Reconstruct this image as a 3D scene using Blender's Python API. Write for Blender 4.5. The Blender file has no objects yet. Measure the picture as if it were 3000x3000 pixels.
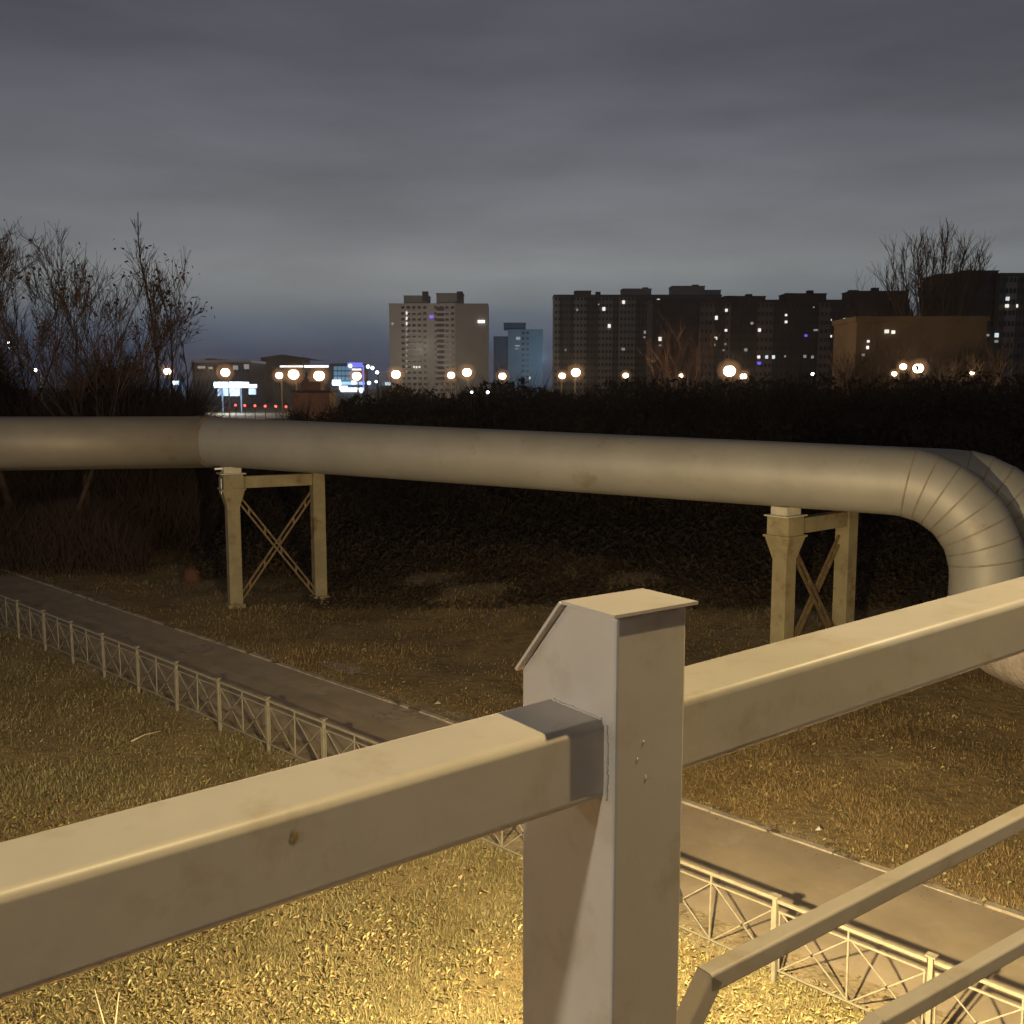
import bpy, math, random
import numpy as np
from mathutils import Vector, Matrix
R = math.radians
rnd = random.Random(7)
rng = np.random.default_rng(11)
SC = bpy.context.scene
COL = SC.collection

# ------------------------------------------------------------ camera
HC = 6.4                                  # eye height above the lawn (the viewer stands on a footbridge)
TH = math.atan(370 / 3000)                # camera looks down this much
cam_d = bpy.data.cameras.new("camera")
cam = bpy.data.objects.new("camera", cam_d); COL.objects.link(cam)
cam.location = (0, 0, HC)
cam.rotation_euler = (math.pi / 2 - TH, 0, 0)
cam_d.sensor_width = 36; cam_d.lens = 36
cam_d.clip_start = 0.05; cam_d.clip_end = 9000
SC.camera = cam

# ------------------------------------------------------------ world: overcast night sky
W = bpy.data.worlds.new("World"); SC.world = W; W.use_nodes = True
wt = W.node_tree; wn = wt.nodes; wl = wt.links
for n in list(wn): wn.remove(n)
wo = wn.new("ShaderNodeOutputWorld"); bg = wn.new("ShaderNodeBackground"); wl.new(bg.outputs[0], wo.inputs[0])
tc = wn.new("ShaderNodeTexCoord"); sep = wn.new("ShaderNodeSeparateXYZ"); wl.new(tc.outputs["Generated"], sep.inputs[0])
def wmath(op, a, b=None, c=None):
    m = wn.new("ShaderNodeMath"); m.operation = op
    for i, v in enumerate((a, b, c)):
        if v is None: continue
        if isinstance(v, (int, float)): m.inputs[i].default_value = v
        else: wl.new(v, m.inputs[i])
    return m.outputs[0]
mp = wn.new("ShaderNodeMapping"); wl.new(tc.outputs["Generated"], mp.inputs[0]); mp.inputs["Scale"].default_value = (1.0, 1.0, 5.5)
mp.inputs["Rotation"].default_value = (R(2), R(-4), 0); mp.inputs["Location"].default_value = (0.35, 0.1, 0.2)
nz = wn.new("ShaderNodeTexNoise"); nz.inputs["Scale"].default_value = 2.3; nz.inputs["Detail"].default_value = 3.0; nz.inputs["Roughness"].default_value = 0.45
wl.new(mp.outputs[0], nz.inputs["Vector"])
mp2 = wn.new("ShaderNodeMapping"); wl.new(tc.outputs["Generated"], mp2.inputs[0]); mp2.inputs["Scale"].default_value = (1.0, 1.0, 5.5)
mp2.inputs["Location"].default_value = (2.1, 3.3, 0.4)
nz2 = wn.new("ShaderNodeTexNoise"); nz2.inputs["Scale"].default_value = 2.2; nz2.inputs["Detail"].default_value = 7.0; nz2.inputs["Roughness"].default_value = 0.55
wl.new(mp2.outputs[0], nz2.inputs["Vector"])
# elevation, gently bent by the clouds
el = wmath('ADD', sep.outputs["Z"], wmath('MULTIPLY', wmath('SUBTRACT', nz.outputs[0], 0.5), 0.05))
ramp = wn.new("ShaderNodeValToRGB"); wl.new(wmath('DIVIDE', el, 0.5), ramp.inputs[0])
cr = ramp.color_ramp; cr.interpolation = 'B_SPLINE'
def s2l(c):
    return tuple(((v / 255) / 12.92 if v / 255 <= 0.04045 else ((v / 255 + 0.055) / 1.055) ** 2.4) for v in c)
stops = [(0.0, (56, 63, 80)), (0.04, (54, 61, 78)), (0.075, (66, 75, 91)), (0.11, (86, 95, 108)), (0.155, (114, 120, 125)), (0.215, (129, 132, 132)), (0.29, (117, 120, 124)),
         (0.42, (102, 104, 111)), (0.60, (84, 85, 93)), (0.72, (78, 78, 86)), (0.84, (64, 63, 68)), (1.0, (44, 42, 44))]
cr.elements[0].position = 0; cr.elements[0].color = (*s2l(stops[0][1]), 1)
cr.elements[1].position = 1; cr.elements[1].color = (*s2l(stops[-1][1]), 1)
for p_, c_ in stops[1:-1]:
    e_ = cr.elements.new(p_); e_.color = (*s2l(c_), 1)
mrx = wn.new("ShaderNodeMapRange"); wl.new(sep.outputs["X"], mrx.inputs[0])   # the town's glow is a little stronger ahead than to the sides
mrx.inputs[1].default_value = 0.05; mrx.inputs[2].default_value = 0.55; mrx.inputs[3].default_value = 1.0; mrx.inputs[4].default_value = 0.82
mrl = wn.new("ShaderNodeMapRange"); wl.new(sep.outputs["X"], mrl.inputs[0]); mrl.inputs[1].default_value = -0.55; mrl.inputs[2].default_value = 0.0; mrl.inputs[3].default_value = 0.86; mrl.inputs[4].default_value = 1.06
vr = wn.new("ShaderNodeMapRange"); wl.new(nz2.outputs[0], vr.inputs[0])
vr.inputs[1].default_value = 0.3; vr.inputs[2].default_value = 0.7; vr.inputs[3].default_value = 0.76; vr.inputs[4].default_value = 1.20
wl.new(ramp.outputs[0], bg.inputs["Color"]); wl.new(wmath('MULTIPLY', wmath('MULTIPLY', vr.outputs[0], mrx.outputs[0]), mrl.outputs[0]), bg.inputs["Strength"])

SC.view_settings.view_transform = 'Standard'; SC.view_settings.look = 'None'
SC.view_settings.exposure = 0; SC.view_settings.gamma = 1
SC.render.engine = 'CYCLES'
SC.cycles.use_denoising = True
SC.cycles.sample_clamp_indirect = 4.0
SC.cycles.max_bounces = 6

# ------------------------------------------------------------ lamps that light the place, and two added fills
WARM = (1.0, 0.74, 0.34)
def point(name, loc, power, col=WARM, size=0.08):
    l = bpy.data.lights.new(name, 'POINT'); l.energy = power; l.color = col; l.shadow_soft_size = size
    o = bpy.data.objects.new(name, l); COL.objects.link(o); o.location = loc; return o
point("path_lamp_light", (0.90, 5.8, 3.38), 5200, (1.0, 0.77, 0.36), 0.05)
point("lawn_fill_light", (-12.5, 7.5, 6.0), 1100, (1.0, 0.68, 0.34), 0.12)  # added fill without a fixture, lifts the left lawn
point("footbridge_lamp_light", (2.26, 1.74, 9.95), 840, (1.0, 0.755, 0.355), 0.035)
point("street_lamp_behind_light", (-10.9, -7.9, 10.5), 2900, (1.0, 0.92, 0.77), 0.22)
point("far_left_fill_light", (-27.0, -7.0, 9.0), 1700, (1.0, 0.95, 0.88), 0.4)  # added soft fill from far left, brightens the post's shaded face

# ------------------------------------------------------------ helpers
def ray(x, y):
    u = (x - 1500) / 3000; v = (1500 - y) / 3000
    return Vector((u, math.cos(TH) + v * math.sin(TH), -math.sin(TH) + v * math.cos(TH)))
def P(x, y, dep):
    return Vector((0, 0, HC)) + ray(x, y) * dep
def G(x, y, z=0.0):
    d = ray(x, y); return Vector((0, 0, HC)) + d * ((z - HC) / d.z)
def Zat(y, Y):                           # world height of picture row y at distance Y straight ahead
    v = (1500 - y) / 3000
    return HC + Y * (-math.sin(TH) + v * math.cos(TH)) / (math.cos(TH) + v * math.sin(TH))
def Xat(x, Y, y=1130):
    v = (1500 - y) / 3000
    return Y * ((x - 1500) / 3000) / (math.cos(TH) + v * math.sin(TH))

class MB:
    def __init__(s): s.v = []; s.f = []
    def add(s, vs, fs):
        b = len(s.v); s.v += [tuple(v) for v in vs]; s.f += [tuple(b + i for i in f) for f in fs]
    def box(s, c, size, M=None):
        hx, hy, hz = size[0] / 2, size[1] / 2, size[2] / 2
        vs = [Vector((x, y, z)) for z in (-hz, hz) for y in (-hy, hy) for x in (-hx, hx)]
        if M is not None: vs = [M @ v for v in vs]
        s.add([v + Vector(c) for v in vs], [(0, 2, 3, 1), (4, 5, 7, 6), (0, 1, 5, 4), (2, 6, 7, 3), (0, 4, 6, 2), (1, 3, 7, 5)])
    def bar(s, a, b, w, h, up=Vector((0, 0, 1)), bev=0.0):
        a = Vector(a); b = Vector(b); d = (b - a).normalized(); sd = d.cross(up).normalized(); u = sd.cross(d).normalized()
        if bev <= 0:
            prof = [(-w / 2, -h / 2), (w / 2, -h / 2), (w / 2, h / 2), (-w / 2, h / 2)]
        else:
            prof = []
            for cx, cy, a0 in ((w / 2 - bev, h / 2 - bev, 0), (-w / 2 + bev, h / 2 - bev, 90), (-w / 2 + bev, -h / 2 + bev, 180), (w / 2 - bev, -h / 2 + bev, 270)):
                for k in range(5):
                    t = R(a0 + k * 22.5); prof.append((cx + bev * math.cos(t), cy + bev * math.sin(t)))
        n = len(prof)
        vs = [a + sd * x + u * y for x, y in prof] + [b + sd * x + u * y for x, y in prof]
        fs = [(i, (i + 1) % n, n + (i + 1) % n, n + i) for i in range(n)] + [tuple(range(n - 1, -1, -1)), tuple(range(n, 2 * n))]
        s.add(vs, fs)
    def tube(s, pts, rad, n=8, cap=True):
        pts = [Vector(p) for p in pts]
        if not isinstance(rad, (list, tuple)): rad = [rad] * len(pts)
        base = len(s.v); prev = None
        for i, p in enumerate(pts):
            d = (pts[min(i + 1, len(pts) - 1)] - pts[max(i - 1, 0)])
            d = d.normalized() if d.length > 1e-9 else Vector((0, 0, 1))
            if prev is None:
                ref = Vector((0, 0, 1)) if abs(d.z) < 0.9 else Vector((1, 0, 0))
                x = d.cross(ref).normalized()
            else:
                x = (prev - d * prev.dot(d)); x = x.normalized() if x.length > 1e-6 else d.orthogonal().normalized()
            prev = x; y = d.cross(x)
            for k in range(n):
                t = 2 * math.pi * k / n
                s.v.append(tuple(p + (x * math.cos(t) + y * math.sin(t)) * rad[i]))
        for i in range(len(pts) - 1):
            for k in range(n):
                a = base + i * n + k; b = base + i * n + (k + 1) % n
                s.f.append((a, b, b + n, a + n))
        if cap:
            s.f.append(tuple(base + k for k in range(n - 1, -1, -1)))
            s.f.append(tuple(base + (len(pts) - 1) * n + k for k in range(n)))
    def prism(s, poly, ext):             # polygon (list of vectors) swept along ext
        n = len(poly); ext = Vector(ext)
        vs = [Vector(p) for p in poly] + [Vector(p) + ext for p in poly]
        s.add(vs, [(i, (i + 1) % n, n + (i + 1) % n, n + i) for i in range(n)] + [tuple(range(n - 1, -1, -1)), tuple(range(n, 2 * n))])
    def sphere(s, c, r, nu=12, nv=8, sz=1.0):
        b = len(s.v); c = Vector(c)
        for j in range(nv + 1):
            t = math.pi * j / nv
            for i in range(nu):
                a = 2 * math.pi * i / nu
                s.v.append((c.x + r * math.sin(t) * math.cos(a), c.y + r * math.sin(t) * math.sin(a), c.z + r * sz * math.cos(t)))
        for j in range(nv):
            for i in range(nu):
                s.f.append((b + j * nu + i, b + (j + 1) * nu + i, b + (j + 1) * nu + (i + 1) % nu, b + j * nu + (i + 1) % nu))
    def build(s, name, mat, parent=None, smooth=False, fix=True):
        off = Vector(parent.matrix_world_loc) if False else (origin(parent) if parent is not None else Vector((0, 0, 0)))
        me = bpy.data.meshes.new(name)
        me.from_pydata([(v[0] - off.x, v[1] - off.y, v[2] - off.z) for v in s.v], [], s.f); me.update()
        if fix and len(s.f) < 60000:
            import bmesh
            bm = bmesh.new(); bm.from_mesh(me); bmesh.ops.recalc_face_normals(bm, faces=bm.faces); bm.to_mesh(me); bm.free()
        if smooth:
            me.polygons.foreach_set("use_smooth", [True] * len(me.polygons))
        me.materials.append(mat)
        o = bpy.data.objects.new(name, me); COL.objects.link(o)
        if parent is not None: o.parent = parent
        return o
def origin(o):
    v = Vector((0, 0, 0))
    while o is not None:
        v = v + Vector(o.location); o = o.parent
    return v
def tag(o, label=None, cat=None, group=None, kind=None):
    if label: o["label"] = label
    if cat: o["category"] = cat
    if group: o["group"] = group
    if kind: o["kind"] = kind
    return o
def thing(name, loc, label, cat, group=None):
    o = bpy.data.objects.new(name, None); COL.objects.link(o); o.location = loc; o.empty_display_size = 0.3
    return tag(o, label, cat, group)
def copy_tree(o, parent=None):
    c = o.copy(); COL.objects.link(c); c.parent = parent
    for ch in [k for k in COL.objects if k.parent == o]: copy_tree(ch, c)
    return c

# ------------------------------------------------------------ materials
def mat(name, col, rough=0.7, metal=0.0, var=0.0, scale=4.0, bump=0.0, bscale=40.0, col2=None, stains=None, coord='Object', attr=None, spec=0.5):
    m = bpy.data.materials.new(name); m.use_nodes = True
    nt = m.node_tree; N = nt.nodes; L = nt.links; b = N["Principled BSDF"]
    b.inputs["Roughness"].default_value = rough; b.inputs["Metallic"].default_value = metal
    b.inputs["Specular IOR Level"].default_value = spec
    b.inputs["Base Color"].default_value = (*col, 1)
    tcn = N.new("ShaderNodeTexCoord")
    cur = None
    if var > 0 or col2:
        n1 = N.new("ShaderNodeTexNoise"); n1.inputs["Scale"].default_value = scale; n1.inputs["Detail"].default_value = 6; n1.inputs["Roughness"].default_value = 0.6
        L.new(tcn.outputs[coord], n1.inputs["Vector"])
        mr = N.new("ShaderNodeMapRange"); L.new(n1.outputs[0], mr.inputs[0]); mr.inputs[1].default_value = 0.35; mr.inputs[2].default_value = 0.65
        mx = N.new("ShaderNodeMix"); mx.data_type = 'RGBA'; L.new(mr.outputs[0], mx.inputs[0])
        c2 = col2 or tuple(c * (1 - var) for c in col)
        mx.inputs[6].default_value = (*col, 1); mx.inputs[7].default_value = (*c2, 1); cur = mx.outputs[2]
    if stains:
        sc_, lo, hi, sc_col = stains
        n2 = N.new("ShaderNodeTexNoise"); n2.inputs["Scale"].default_value = sc_; n2.inputs["Detail"].default_value = 8; n2.inputs["Roughness"].default_value = 0.65
        L.new(tcn.outputs[coord], n2.inputs["Vector"])
        mr2 = N.new("ShaderNodeMapRange"); L.new(n2.outputs[0], mr2.inputs[0]); mr2.inputs[1].default_value = lo; mr2.inputs[2].default_value = hi
        mx2 = N.new("ShaderNodeMix"); mx2.data_type = 'RGBA'; L.new(mr2.outputs[0], mx2.inputs[0])
        if cur: L.new(cur, mx2.inputs[6])
        else: mx2.inputs[6].default_value = (*col, 1)
        mx2.inputs[7].default_value = (*sc_col, 1); cur = mx2.outputs[2]
    if attr:
        at = N.new("ShaderNodeAttribute"); at.attribute_name = attr
        mm = N.new("ShaderNodeMix"); mm.data_type = 'RGBA'; mm.blend_type = 'MULTIPLY'; mm.inputs[0].default_value = 1
        if cur: L.new(cur, mm.inputs[6])
        else: mm.inputs[6].default_value = (*col, 1)
        L.new(at.outputs["Color"], mm.inputs[7]); cur = mm.outputs[2]
    if cur: L.new(cur, b.inputs["Base Color"])
    if bump > 0:
        n3 = N.new("ShaderNodeTexNoise"); n3.inputs["Scale"].default_value = bscale; n3.inputs["Detail"].default_value = 5
        L.new(tcn.outputs[coord], n3.inputs["Vector"])
        bp = N.new("ShaderNodeBump"); bp.inputs["Strength"].default_value = 1.0; bp.inputs["Distance"].default_value = bump
        L.new(n3.outputs[0], bp.inputs["Height"]); L.new(bp.outputs[0], b.inputs["Normal"])
    return m
def glow(name, col, strength):
    m = bpy.data.materials.new(name); m.use_nodes = True
    b = m.node_tree.nodes["Principled BSDF"]
    b.inputs["Base Color"].default_value = (0.3, 0.3, 0.3, 1)
    # a little unevenness so that no lit pane is perfectly flat
    N = m.node_tree.nodes; L = m.node_tree.links
    t = N.new("ShaderNodeTexCoord"); n = N.new("ShaderNodeTexNoise"); n.inputs["Scale"].default_value = 1.3
    L.new(t.outputs["Object"], n.inputs["Vector"])
    mr = N.new("ShaderNodeMapRange"); L.new(n.outputs[0], mr.inputs[0]); mr.inputs[3].default_value = strength * 0.6; mr.inputs[4].default_value = strength * 1.4
    b.inputs["Emission Color"].default_value = (*col, 1); L.new(mr.outputs[0], b.inputs["Emission Strength"])
    m.cycles.emission_sampling = 'NONE'
    return m

M_paint = mat("grey_paint", (0.585, 0.535, 0.47), 0.42, var=0.08, scale=7, bump=0.0004, bscale=38, stains=(11, 0.53, 0.72, (0.46, 0.40, 0.31)), coord='Object')
M_fence = mat("fence_paint", (0.32, 0.285, 0.225), 0.55, var=0.25, scale=12, stains=(9, 0.62, 0.75, (0.25, 0.17, 0.10)))
M_ground = mat("meadow_soil", (0.34, 0.245, 0.12), 0.95, scale=0.8, col2=(0.22, 0.155, 0.07), bump=0.05, bscale=6, stains=(2.1, 0.52, 0.68, (0.16, 0.105, 0.05)))
M_asphalt = mat("asphalt", (0.43, 0.345, 0.265), 0.85, var=0.22, scale=1.1, bump=0.006, bscale=140, stains=(0.9, 0.58, 0.70, (0.50, 0.42, 0.34)))
M_dirt = mat("sandy_strip", (0.40, 0.315, 0.21), 0.95, var=0.45, scale=3.0, bump=0.02, bscale=18, stains=(5, 0.56, 0.66, (0.09, 0.07, 0.045)))
M_kerb = mat("kerb_concrete", (0.55, 0.47, 0.39), 0.9, var=0.4, scale=3.5, bump=0.01, bscale=30, stains=(2.3, 0.55, 0.62, (0.13, 0.10, 0.07)))
M_grass = mat("grass_blades", (0.36, 0.305, 0.155), 0.75, scale=0.6, col2=(0.25, 0.205, 0.095), attr="tint")
M_grass2 = mat("dry_grass", (0.43, 0.30, 0.145), 0.8, scale=0.35, col2=(0.31, 0.215, 0.095), attr="tint")
M_leaf = mat("fallen_leaves", (0.45, 0.375, 0.19), 0.6, scale=8, col2=(0.33, 0.265, 0.115), attr="tint")
M_bark = mat("dark_bark", (0.11, 0.07, 0.052), 0.9, var=0.5, scale=3, bump=0.01, bscale=20)
M_twig = mat("bare_twigs", (0.115, 0.070, 0.055), 0.9, var=0.4, scale=0.6)
M_scrub = mat("scrub_twigs", (0.065, 0.042, 0.024), 0.95, var=0.5, scale=0.15)
M_dryleaf = mat("clinging_leaves", (0.17, 0.062, 0.030), 0.8, var=0.5, scale=2)
M_conc = mat("weathered_concrete", (0.36, 0.30, 0.19), 0.85, var=0.25, scale=2.5, bump=0.008, bscale=25, stains=(1.7, 0.55, 0.68, (0.20, 0.125, 0.06)))
M_steel = mat("rusty_brace_steel", (0.26, 0.18, 0.10), 0.6, metal=0.2, var=0.4, scale=6)
M_saddle = mat("painted_saddle", (0.62, 0.57, 0.48), 0.6, var=0.2, scale=5)
M_black = mat("dark_joint", (0.02, 0.017, 0.015), 0.8, var=0.3)

# galvanised cladding of the heating pipes: sheets with seams and dull patches
def pipe_mat(name, tint):
    m = mat(name, tint, 0.56, metal=0.22, var=0.16, scale=0.8, bump=0.006, bscale=1.6, stains=(1.1, 0.60, 0.80, (0.26, 0.19, 0.12)))
    return m
M_pipe = pipe_mat("galvanised_cladding", (0.40, 0.38, 0.365))
M_pipe_dull = pipe_mat("weathered_cladding", (0.34, 0.305, 0.275))
M_wrap = mat("torn_foil_wrap", (0.62, 0.52, 0.46), 0.6, var=0.35, scale=2.2, bump=0.05, bscale=5)

# ------------------------------------------------------------ structure: ground, path, strip, kerb
FD = Vector((0.7125, -0.7017, 0))         # direction of fence, path and kerb
FN = Vector((0.7017, 0.7125, 0))          # away from the camera
F0 = Vector((2.83, 10.35, 0))             # foot of the fence post right of the railing post
def line(s, n, z=0.0): return F0 + FD * s + FN * n + Vector((0, 0, z))
def fcoord(x, y):
    dx, dy = x - F0.x, y - F0.y
    return dx * FD.x + dy * FD.y, dx * FN.x + dy * FN.y
def relief(x, y):
    s, n = fcoord(x, y)
    k = np.clip((n - 4.0) / 6.0, 0, 1); k = k * k * (3 - 2 * k)
    b = 0.22 * np.sin(x * 0.33 + 1.3) * np.sin(y * 0.21 + 0.4) + 0.13 * np.sin(x * 0.83 + y * 0.5) + 0.07 * np.sin(x * 1.7 - y * 1.3)
    far = np.clip((y - 400) / 400, 0, 1)
    return k * (1 - far) * b - 0.12 * k
xs = np.unique(np.concatenate([np.linspace(-40, 40, 161), -np.geomspace(40, 1500, 30), np.geomspace(40, 1500, 30)]))
ys = np.unique(np.concatenate([np.linspace(-30, 70, 201), np.geomspace(70, 2000, 50), [-150]]))
X, Y = np.meshgrid(xs, ys); Z = relief(X, Y)
me = bpy.data.meshes.new("ground"); nx, ny = len(xs), len(ys)
V = np.stack([X.ravel(), Y.ravel(), Z.ravel()], 1)
i0 = (np.arange(ny - 1)[:, None] * nx + np.arange(nx - 1)[None, :]).ravel()
Fq = np.stack([i0, i0 + 1, i0 + nx + 1, i0 + nx], 1)
me.from_pydata(V.tolist(), [], Fq.tolist()); me.materials.append(M_ground)
me.polygons.foreach_set("use_smooth", [True] * len(me.polygons))
go = bpy.data.objects.new("ground", me); COL.objects.link(go); tag(go, "dark meadow and lawn soil reaching to the town", "ground", kind="structure")

def strip(name, s0, s1, n0, n1, z, m, jit0=0.0, jit1=0.0, step=0.25):
    b = MB(); k = int((s1 - s0) / step); vs = []
    w0 = w1 = 0.0
    for i in range(k + 1):
        s = s0 + (s1 - s0) * i / k
        w0 = 0.75 * w0 + rnd.uniform(-jit0, jit0); w1 = 0.75 * w1 + rnd.uniform(-jit1, jit1)
        vs += [line(s, n0 + w0, z), line(s, n1 + w1, z)]
    b.add(vs, [(2 * i, 2 * i + 2, 2 * i + 3, 2 * i + 1) for i in range(k)])
    return b.build(name, m, fix=False)
tag(strip("bare_earth_strip", -60, 22, 0.02, 0.95, 0.004, M_dirt, 0.10, 0.02), "sandy trodden strip between low fence and asphalt path", "earth strip", kind="structure")
tag(strip("path", -60, 22, 0.72, 3.27, 0.008, M_asphalt, 0.03, 0.012), "narrow grey asphalt footpath running past the fence", "path", kind="structure")
kb = MB()
s = -60.0
while s < 22:
    if rnd.random() > 0.10: kb.box(line(s + 0.49, 3.32 + rnd.uniform(-0.012, 0.012), -0.005 + rnd.uniform(-0.012, 0.012)), (0.975, 0.11, 0.08), Matrix.Rotation(math.atan2(FD.y, FD.x), 3, 'Z')); s += 1.0
tag(kb.build("kerb", M_kerb), "pale low kerb along the far edge of the path", "kerb", kind="structure")
tag(strip("worn_verge", -60, 22, 3.30, 3.66, 0.005, M_dirt, 0.02, 0.16), "worn earth verge beyond the kerb", "verge", kind="structure")

def patchsheet(name, cx, cy, rx, ry, label, m, z=0.012):
    g = G(cx, cy, z); k = 18; vs = [g]
    for i in range(k):
        a = 2 * math.pi * i / k; r_ = rnd.uniform(0.6, 1.15)
        vs.append(g + FD * math.cos(a) * rx * r_ + FN * math.sin(a) * ry * r_)
    b = MB(); b.add(vs, [(0, 1 + i, 1 + (i + 1) % k) for i in range(k)]); tag(b.build(name, m, fix=False), label, "patch", kind="structure")
M_patch = mat("scattered_sand", (0.50, 0.42, 0.36), 0.95, var=0.5, scale=4, stains=(6, 0.45, 0.6, (0.24, 0.20, 0.165)))
patchsheet("sand_patch", 1225, 2092, 0.75, 0.22, "pale sand patch on the path by the kerb", M_patch)
patchsheet("sand_patch", 1130, 2100, 0.35, 0.30, "small pale sand patch in the middle of the path", M_patch)
patchsheet("sand_patch", 590, 1900, 0.5, 0.55, "pale cross streak on the path at left", M_patch)
patchsheet("bare_patch", 1000, 1955, 0.9, 0.30, "bare pale ground beside the kerb", M_patch)
# ------------------------------------------------------------ the steel railing in front
RD_L = (Vector((0.0993, 1.1771, 6.0025)) - Vector((-0.4295, 0.8135, 5.978)))
railing = thing("bridge_railing", (0.16, 1.25, 5.0), "grey painted steel footbridge railing with square post and handrail", "railing")
SH, SW = 0.100, 0.113
def rail_bar(a, b):                       # a, b: points on the front top edge
    a = Vector(a); b = Vector(b); d = (b - a).normalized()
    n = Vector((-d.y, d.x, 0)).normalized()
    o = n * (SW / 2) - Vector((0, 0, SH / 2))
    m = MB(); m.bar(a + o, b + o, SW, SH, bev=0.012); return m, n, d
La = Vector((-0.4295, 0.8135, 5.978)); Lb = Vector((0.0993, 1.1771, 6.0025)); dL = (Lb - La).normalized()
m_, nL, _ = rail_bar(La - dL * 2.2, Lb + dL * 0.03); hl = m_.build("handrail", M_paint, railing)
for p in hl.data.polygons: p.use_smooth = True
wn_ = hl.modifiers.new("weighted", "WEIGHTED_NORMAL"); wn_.weight = 100
Ra = Vector((0.2253, 1.2905, 5.996)); Rb = Vector((0.898, 1.7625, 6.0264)); dR = (Rb - Ra).normalized()
m_, nR, _ = rail_bar(Ra - dR * 0.02, Rb + dR * 3.0); hr = m_.build("handrail", M_paint, railing)
for p in hr.data.polygons: p.use_smooth = True
wn_ = hr.modifiers.new("weighted", "WEIGHTED_NORMAL"); wn_.weight = 100
# post: corner nearest the viewer, faces along d and n
C0 = Vector((0.1222, 1.1685, 0)); dh = Vector((math.sin(R(54.4)), math.cos(R(54.4)), 0)); nh = Vector((-dh.y, dh.x, 0))
PW, PD = 0.1145, 0.187
def pp(a, b, z): return C0 + dh * a + nh * b + Vector((0, 0, z))
pm = MB(); ztop = 6.131; zlow = 6.028; nb = 0.095
pm.prism([pp(0, 0, 4.9), pp(0, 0, ztop), pp(0, nb, ztop), pp(0, PD, zlow), pp(0, PD, 4.9)], dh * PW)
po = pm.build("post", M_paint, railing)
bv = po.modifiers.new("bevel", 'BEVEL'); bv.width = 0.004; bv.segments = 2
cp = MB(); t = 0.004; ov = 0.008       # folded cap plate, slightly bent
def capstrip(b0, z0, b1, z1, ova, ovb):
    d2 = Vector((0, b1 - b0, z1 - z0)).normalized(); up = Vector((0, -d2.z, d2.y)) * t
    q = []
    for b_, z_, o_ in ((b0 - d2.y * ova, z0 - d2.z * ova, 0), (b1 + d2.y * ovb, z1 + d2.z * ovb, 0)):
        q.append((b_, z_)); q.append((b_ + up.y, z_ + up.z))
    poly = [pp(-ov, q[0][0], q[0][1]), pp(-ov, q[1][0], q[1][1]), pp(-ov, q[3][0], q[3][1]), pp(-ov, q[2][0], q[2][1])]
    cp.prism(poly, dh * (PW + 2 * ov + 0.006))
capstrip(0, ztop + 0.0015, nb, ztop + 0.0015, 0.005, 0.0)
capstrip(nb + 0.0012, ztop + 0.001, PD, zlow + 0.001, 0.0, 0.004)
cpo = cp.build("post_cap", M_paint, po.parent)
# weld bead where the left handrail meets the post
jn = (Lb - C0).dot(nh)
def bead(name, pts, r0, r1):
    m = MB(); m.tube(pts, [rnd.uniform(r0, r1) for _ in pts], 7); return m.build(name, M_paint, railing, smooth=True)
bead("weld_seam", [pp(-0.0005, jn - 0.006 + rnd.uniform(-0.0018, 0.0018), 5.905 + k * 0.0032) for k in range(30)], 0.0014, 0.0036)
bead("weld_seam", [pp(-0.0005, jn + 0.004 + k * 0.0055, 6.003 + rnd.uniform(-0.001, 0.001)) for k in range(18)], 0.0012, 0.0028)
for a_, z_, l_ in ((0.045, 5.975, 0.004), (0.036, 5.955, 0.004), (0.05, 5.93, 0.006)):
    q_ = pp(a_, 0.0, z_); m = MB(); m.tube([q_, q_ - Vector((0, 0, l_ / 2)), q_ - Vector((0, 0, l_))], [0.0006, 0.0011, 0.0013], 6); m.build("paint_drip", M_paint, railing, smooth=True)
d_ = ray(862, 2452); o_ = Vector((0, 0, HC)); t_ = ((La + Vector((0, 0, -0.05))) - o_).dot(nL) / d_.dot(nL); c_ = o_ + d_ * t_
m = MB(); ring = [c_ + (dL * math.cos(k * 0.7) * rnd.uniform(0.003, 0.006) + Vector((0, 0, 1)) * math.sin(k * 0.7) * rnd.uniform(0.005, 0.010)) - nL * 0.0004 for k in range(9)]
m.add([c_ - nL * 0.0012] + ring, [(0, 1 + k, 1 + (k + 1) % 9) for k in range(9)]); m.build("rust_spot", mat("rust", (0.45, 0.33, 0.17), 0.8, var=0.4, scale=90), railing, True)
# thin tube infill below the right handrail
PL = Ra + nR * 0.045
def onplane(x, y):
    d = ray(x, y); o = Vector((0, 0, HC)); t_ = (PL - o).dot(nR) / d.dot(nR); return o + d * t_
def infill(upL, upR, legs):
    a = onplane(*upL); b = onplane(*upR); dd = (b - a).normalized()
    a2 = a - Vector((0, 0, 0.016)); b2 = b + dd * 2.6 - Vector((0, 0, 0.016))
    m = MB(); m.bar(a2, b2, 0.03, 0.032, bev=0.005)
    if legs:
        e = onplane(*legs); m.bar(e, a2 + dd * 0.012 + Vector((0, 0, 0.004)), 0.03, 0.034, bev=0.005)
    o = m.build("infill_tube", M_paint, railing); return o
infill((2064, 2842), (3000, 2370), (1985, 3060))
infill((2560, 2982), (3000, 2736), (2380, 3210))

# ------------------------------------------------------------ low lamp on the lawn (stands right behind the railing post)
lamp = thing("path_lamp", (0.90, 5.8, 0), "grey lamp post on the lawn behind the railing post", "lamp")
m = MB(); m.tube([(0.90, 5.60, 0), (0.90, 5.60, 3.45)], 0.045, 12); m.build("pole", M_fence, lamp, True)
m = MB(); m.box((0.90, 5.74, 3.475), (0.16, 0.36, 0.05)); m.build("lamp_head", M_fence, lamp)

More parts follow.
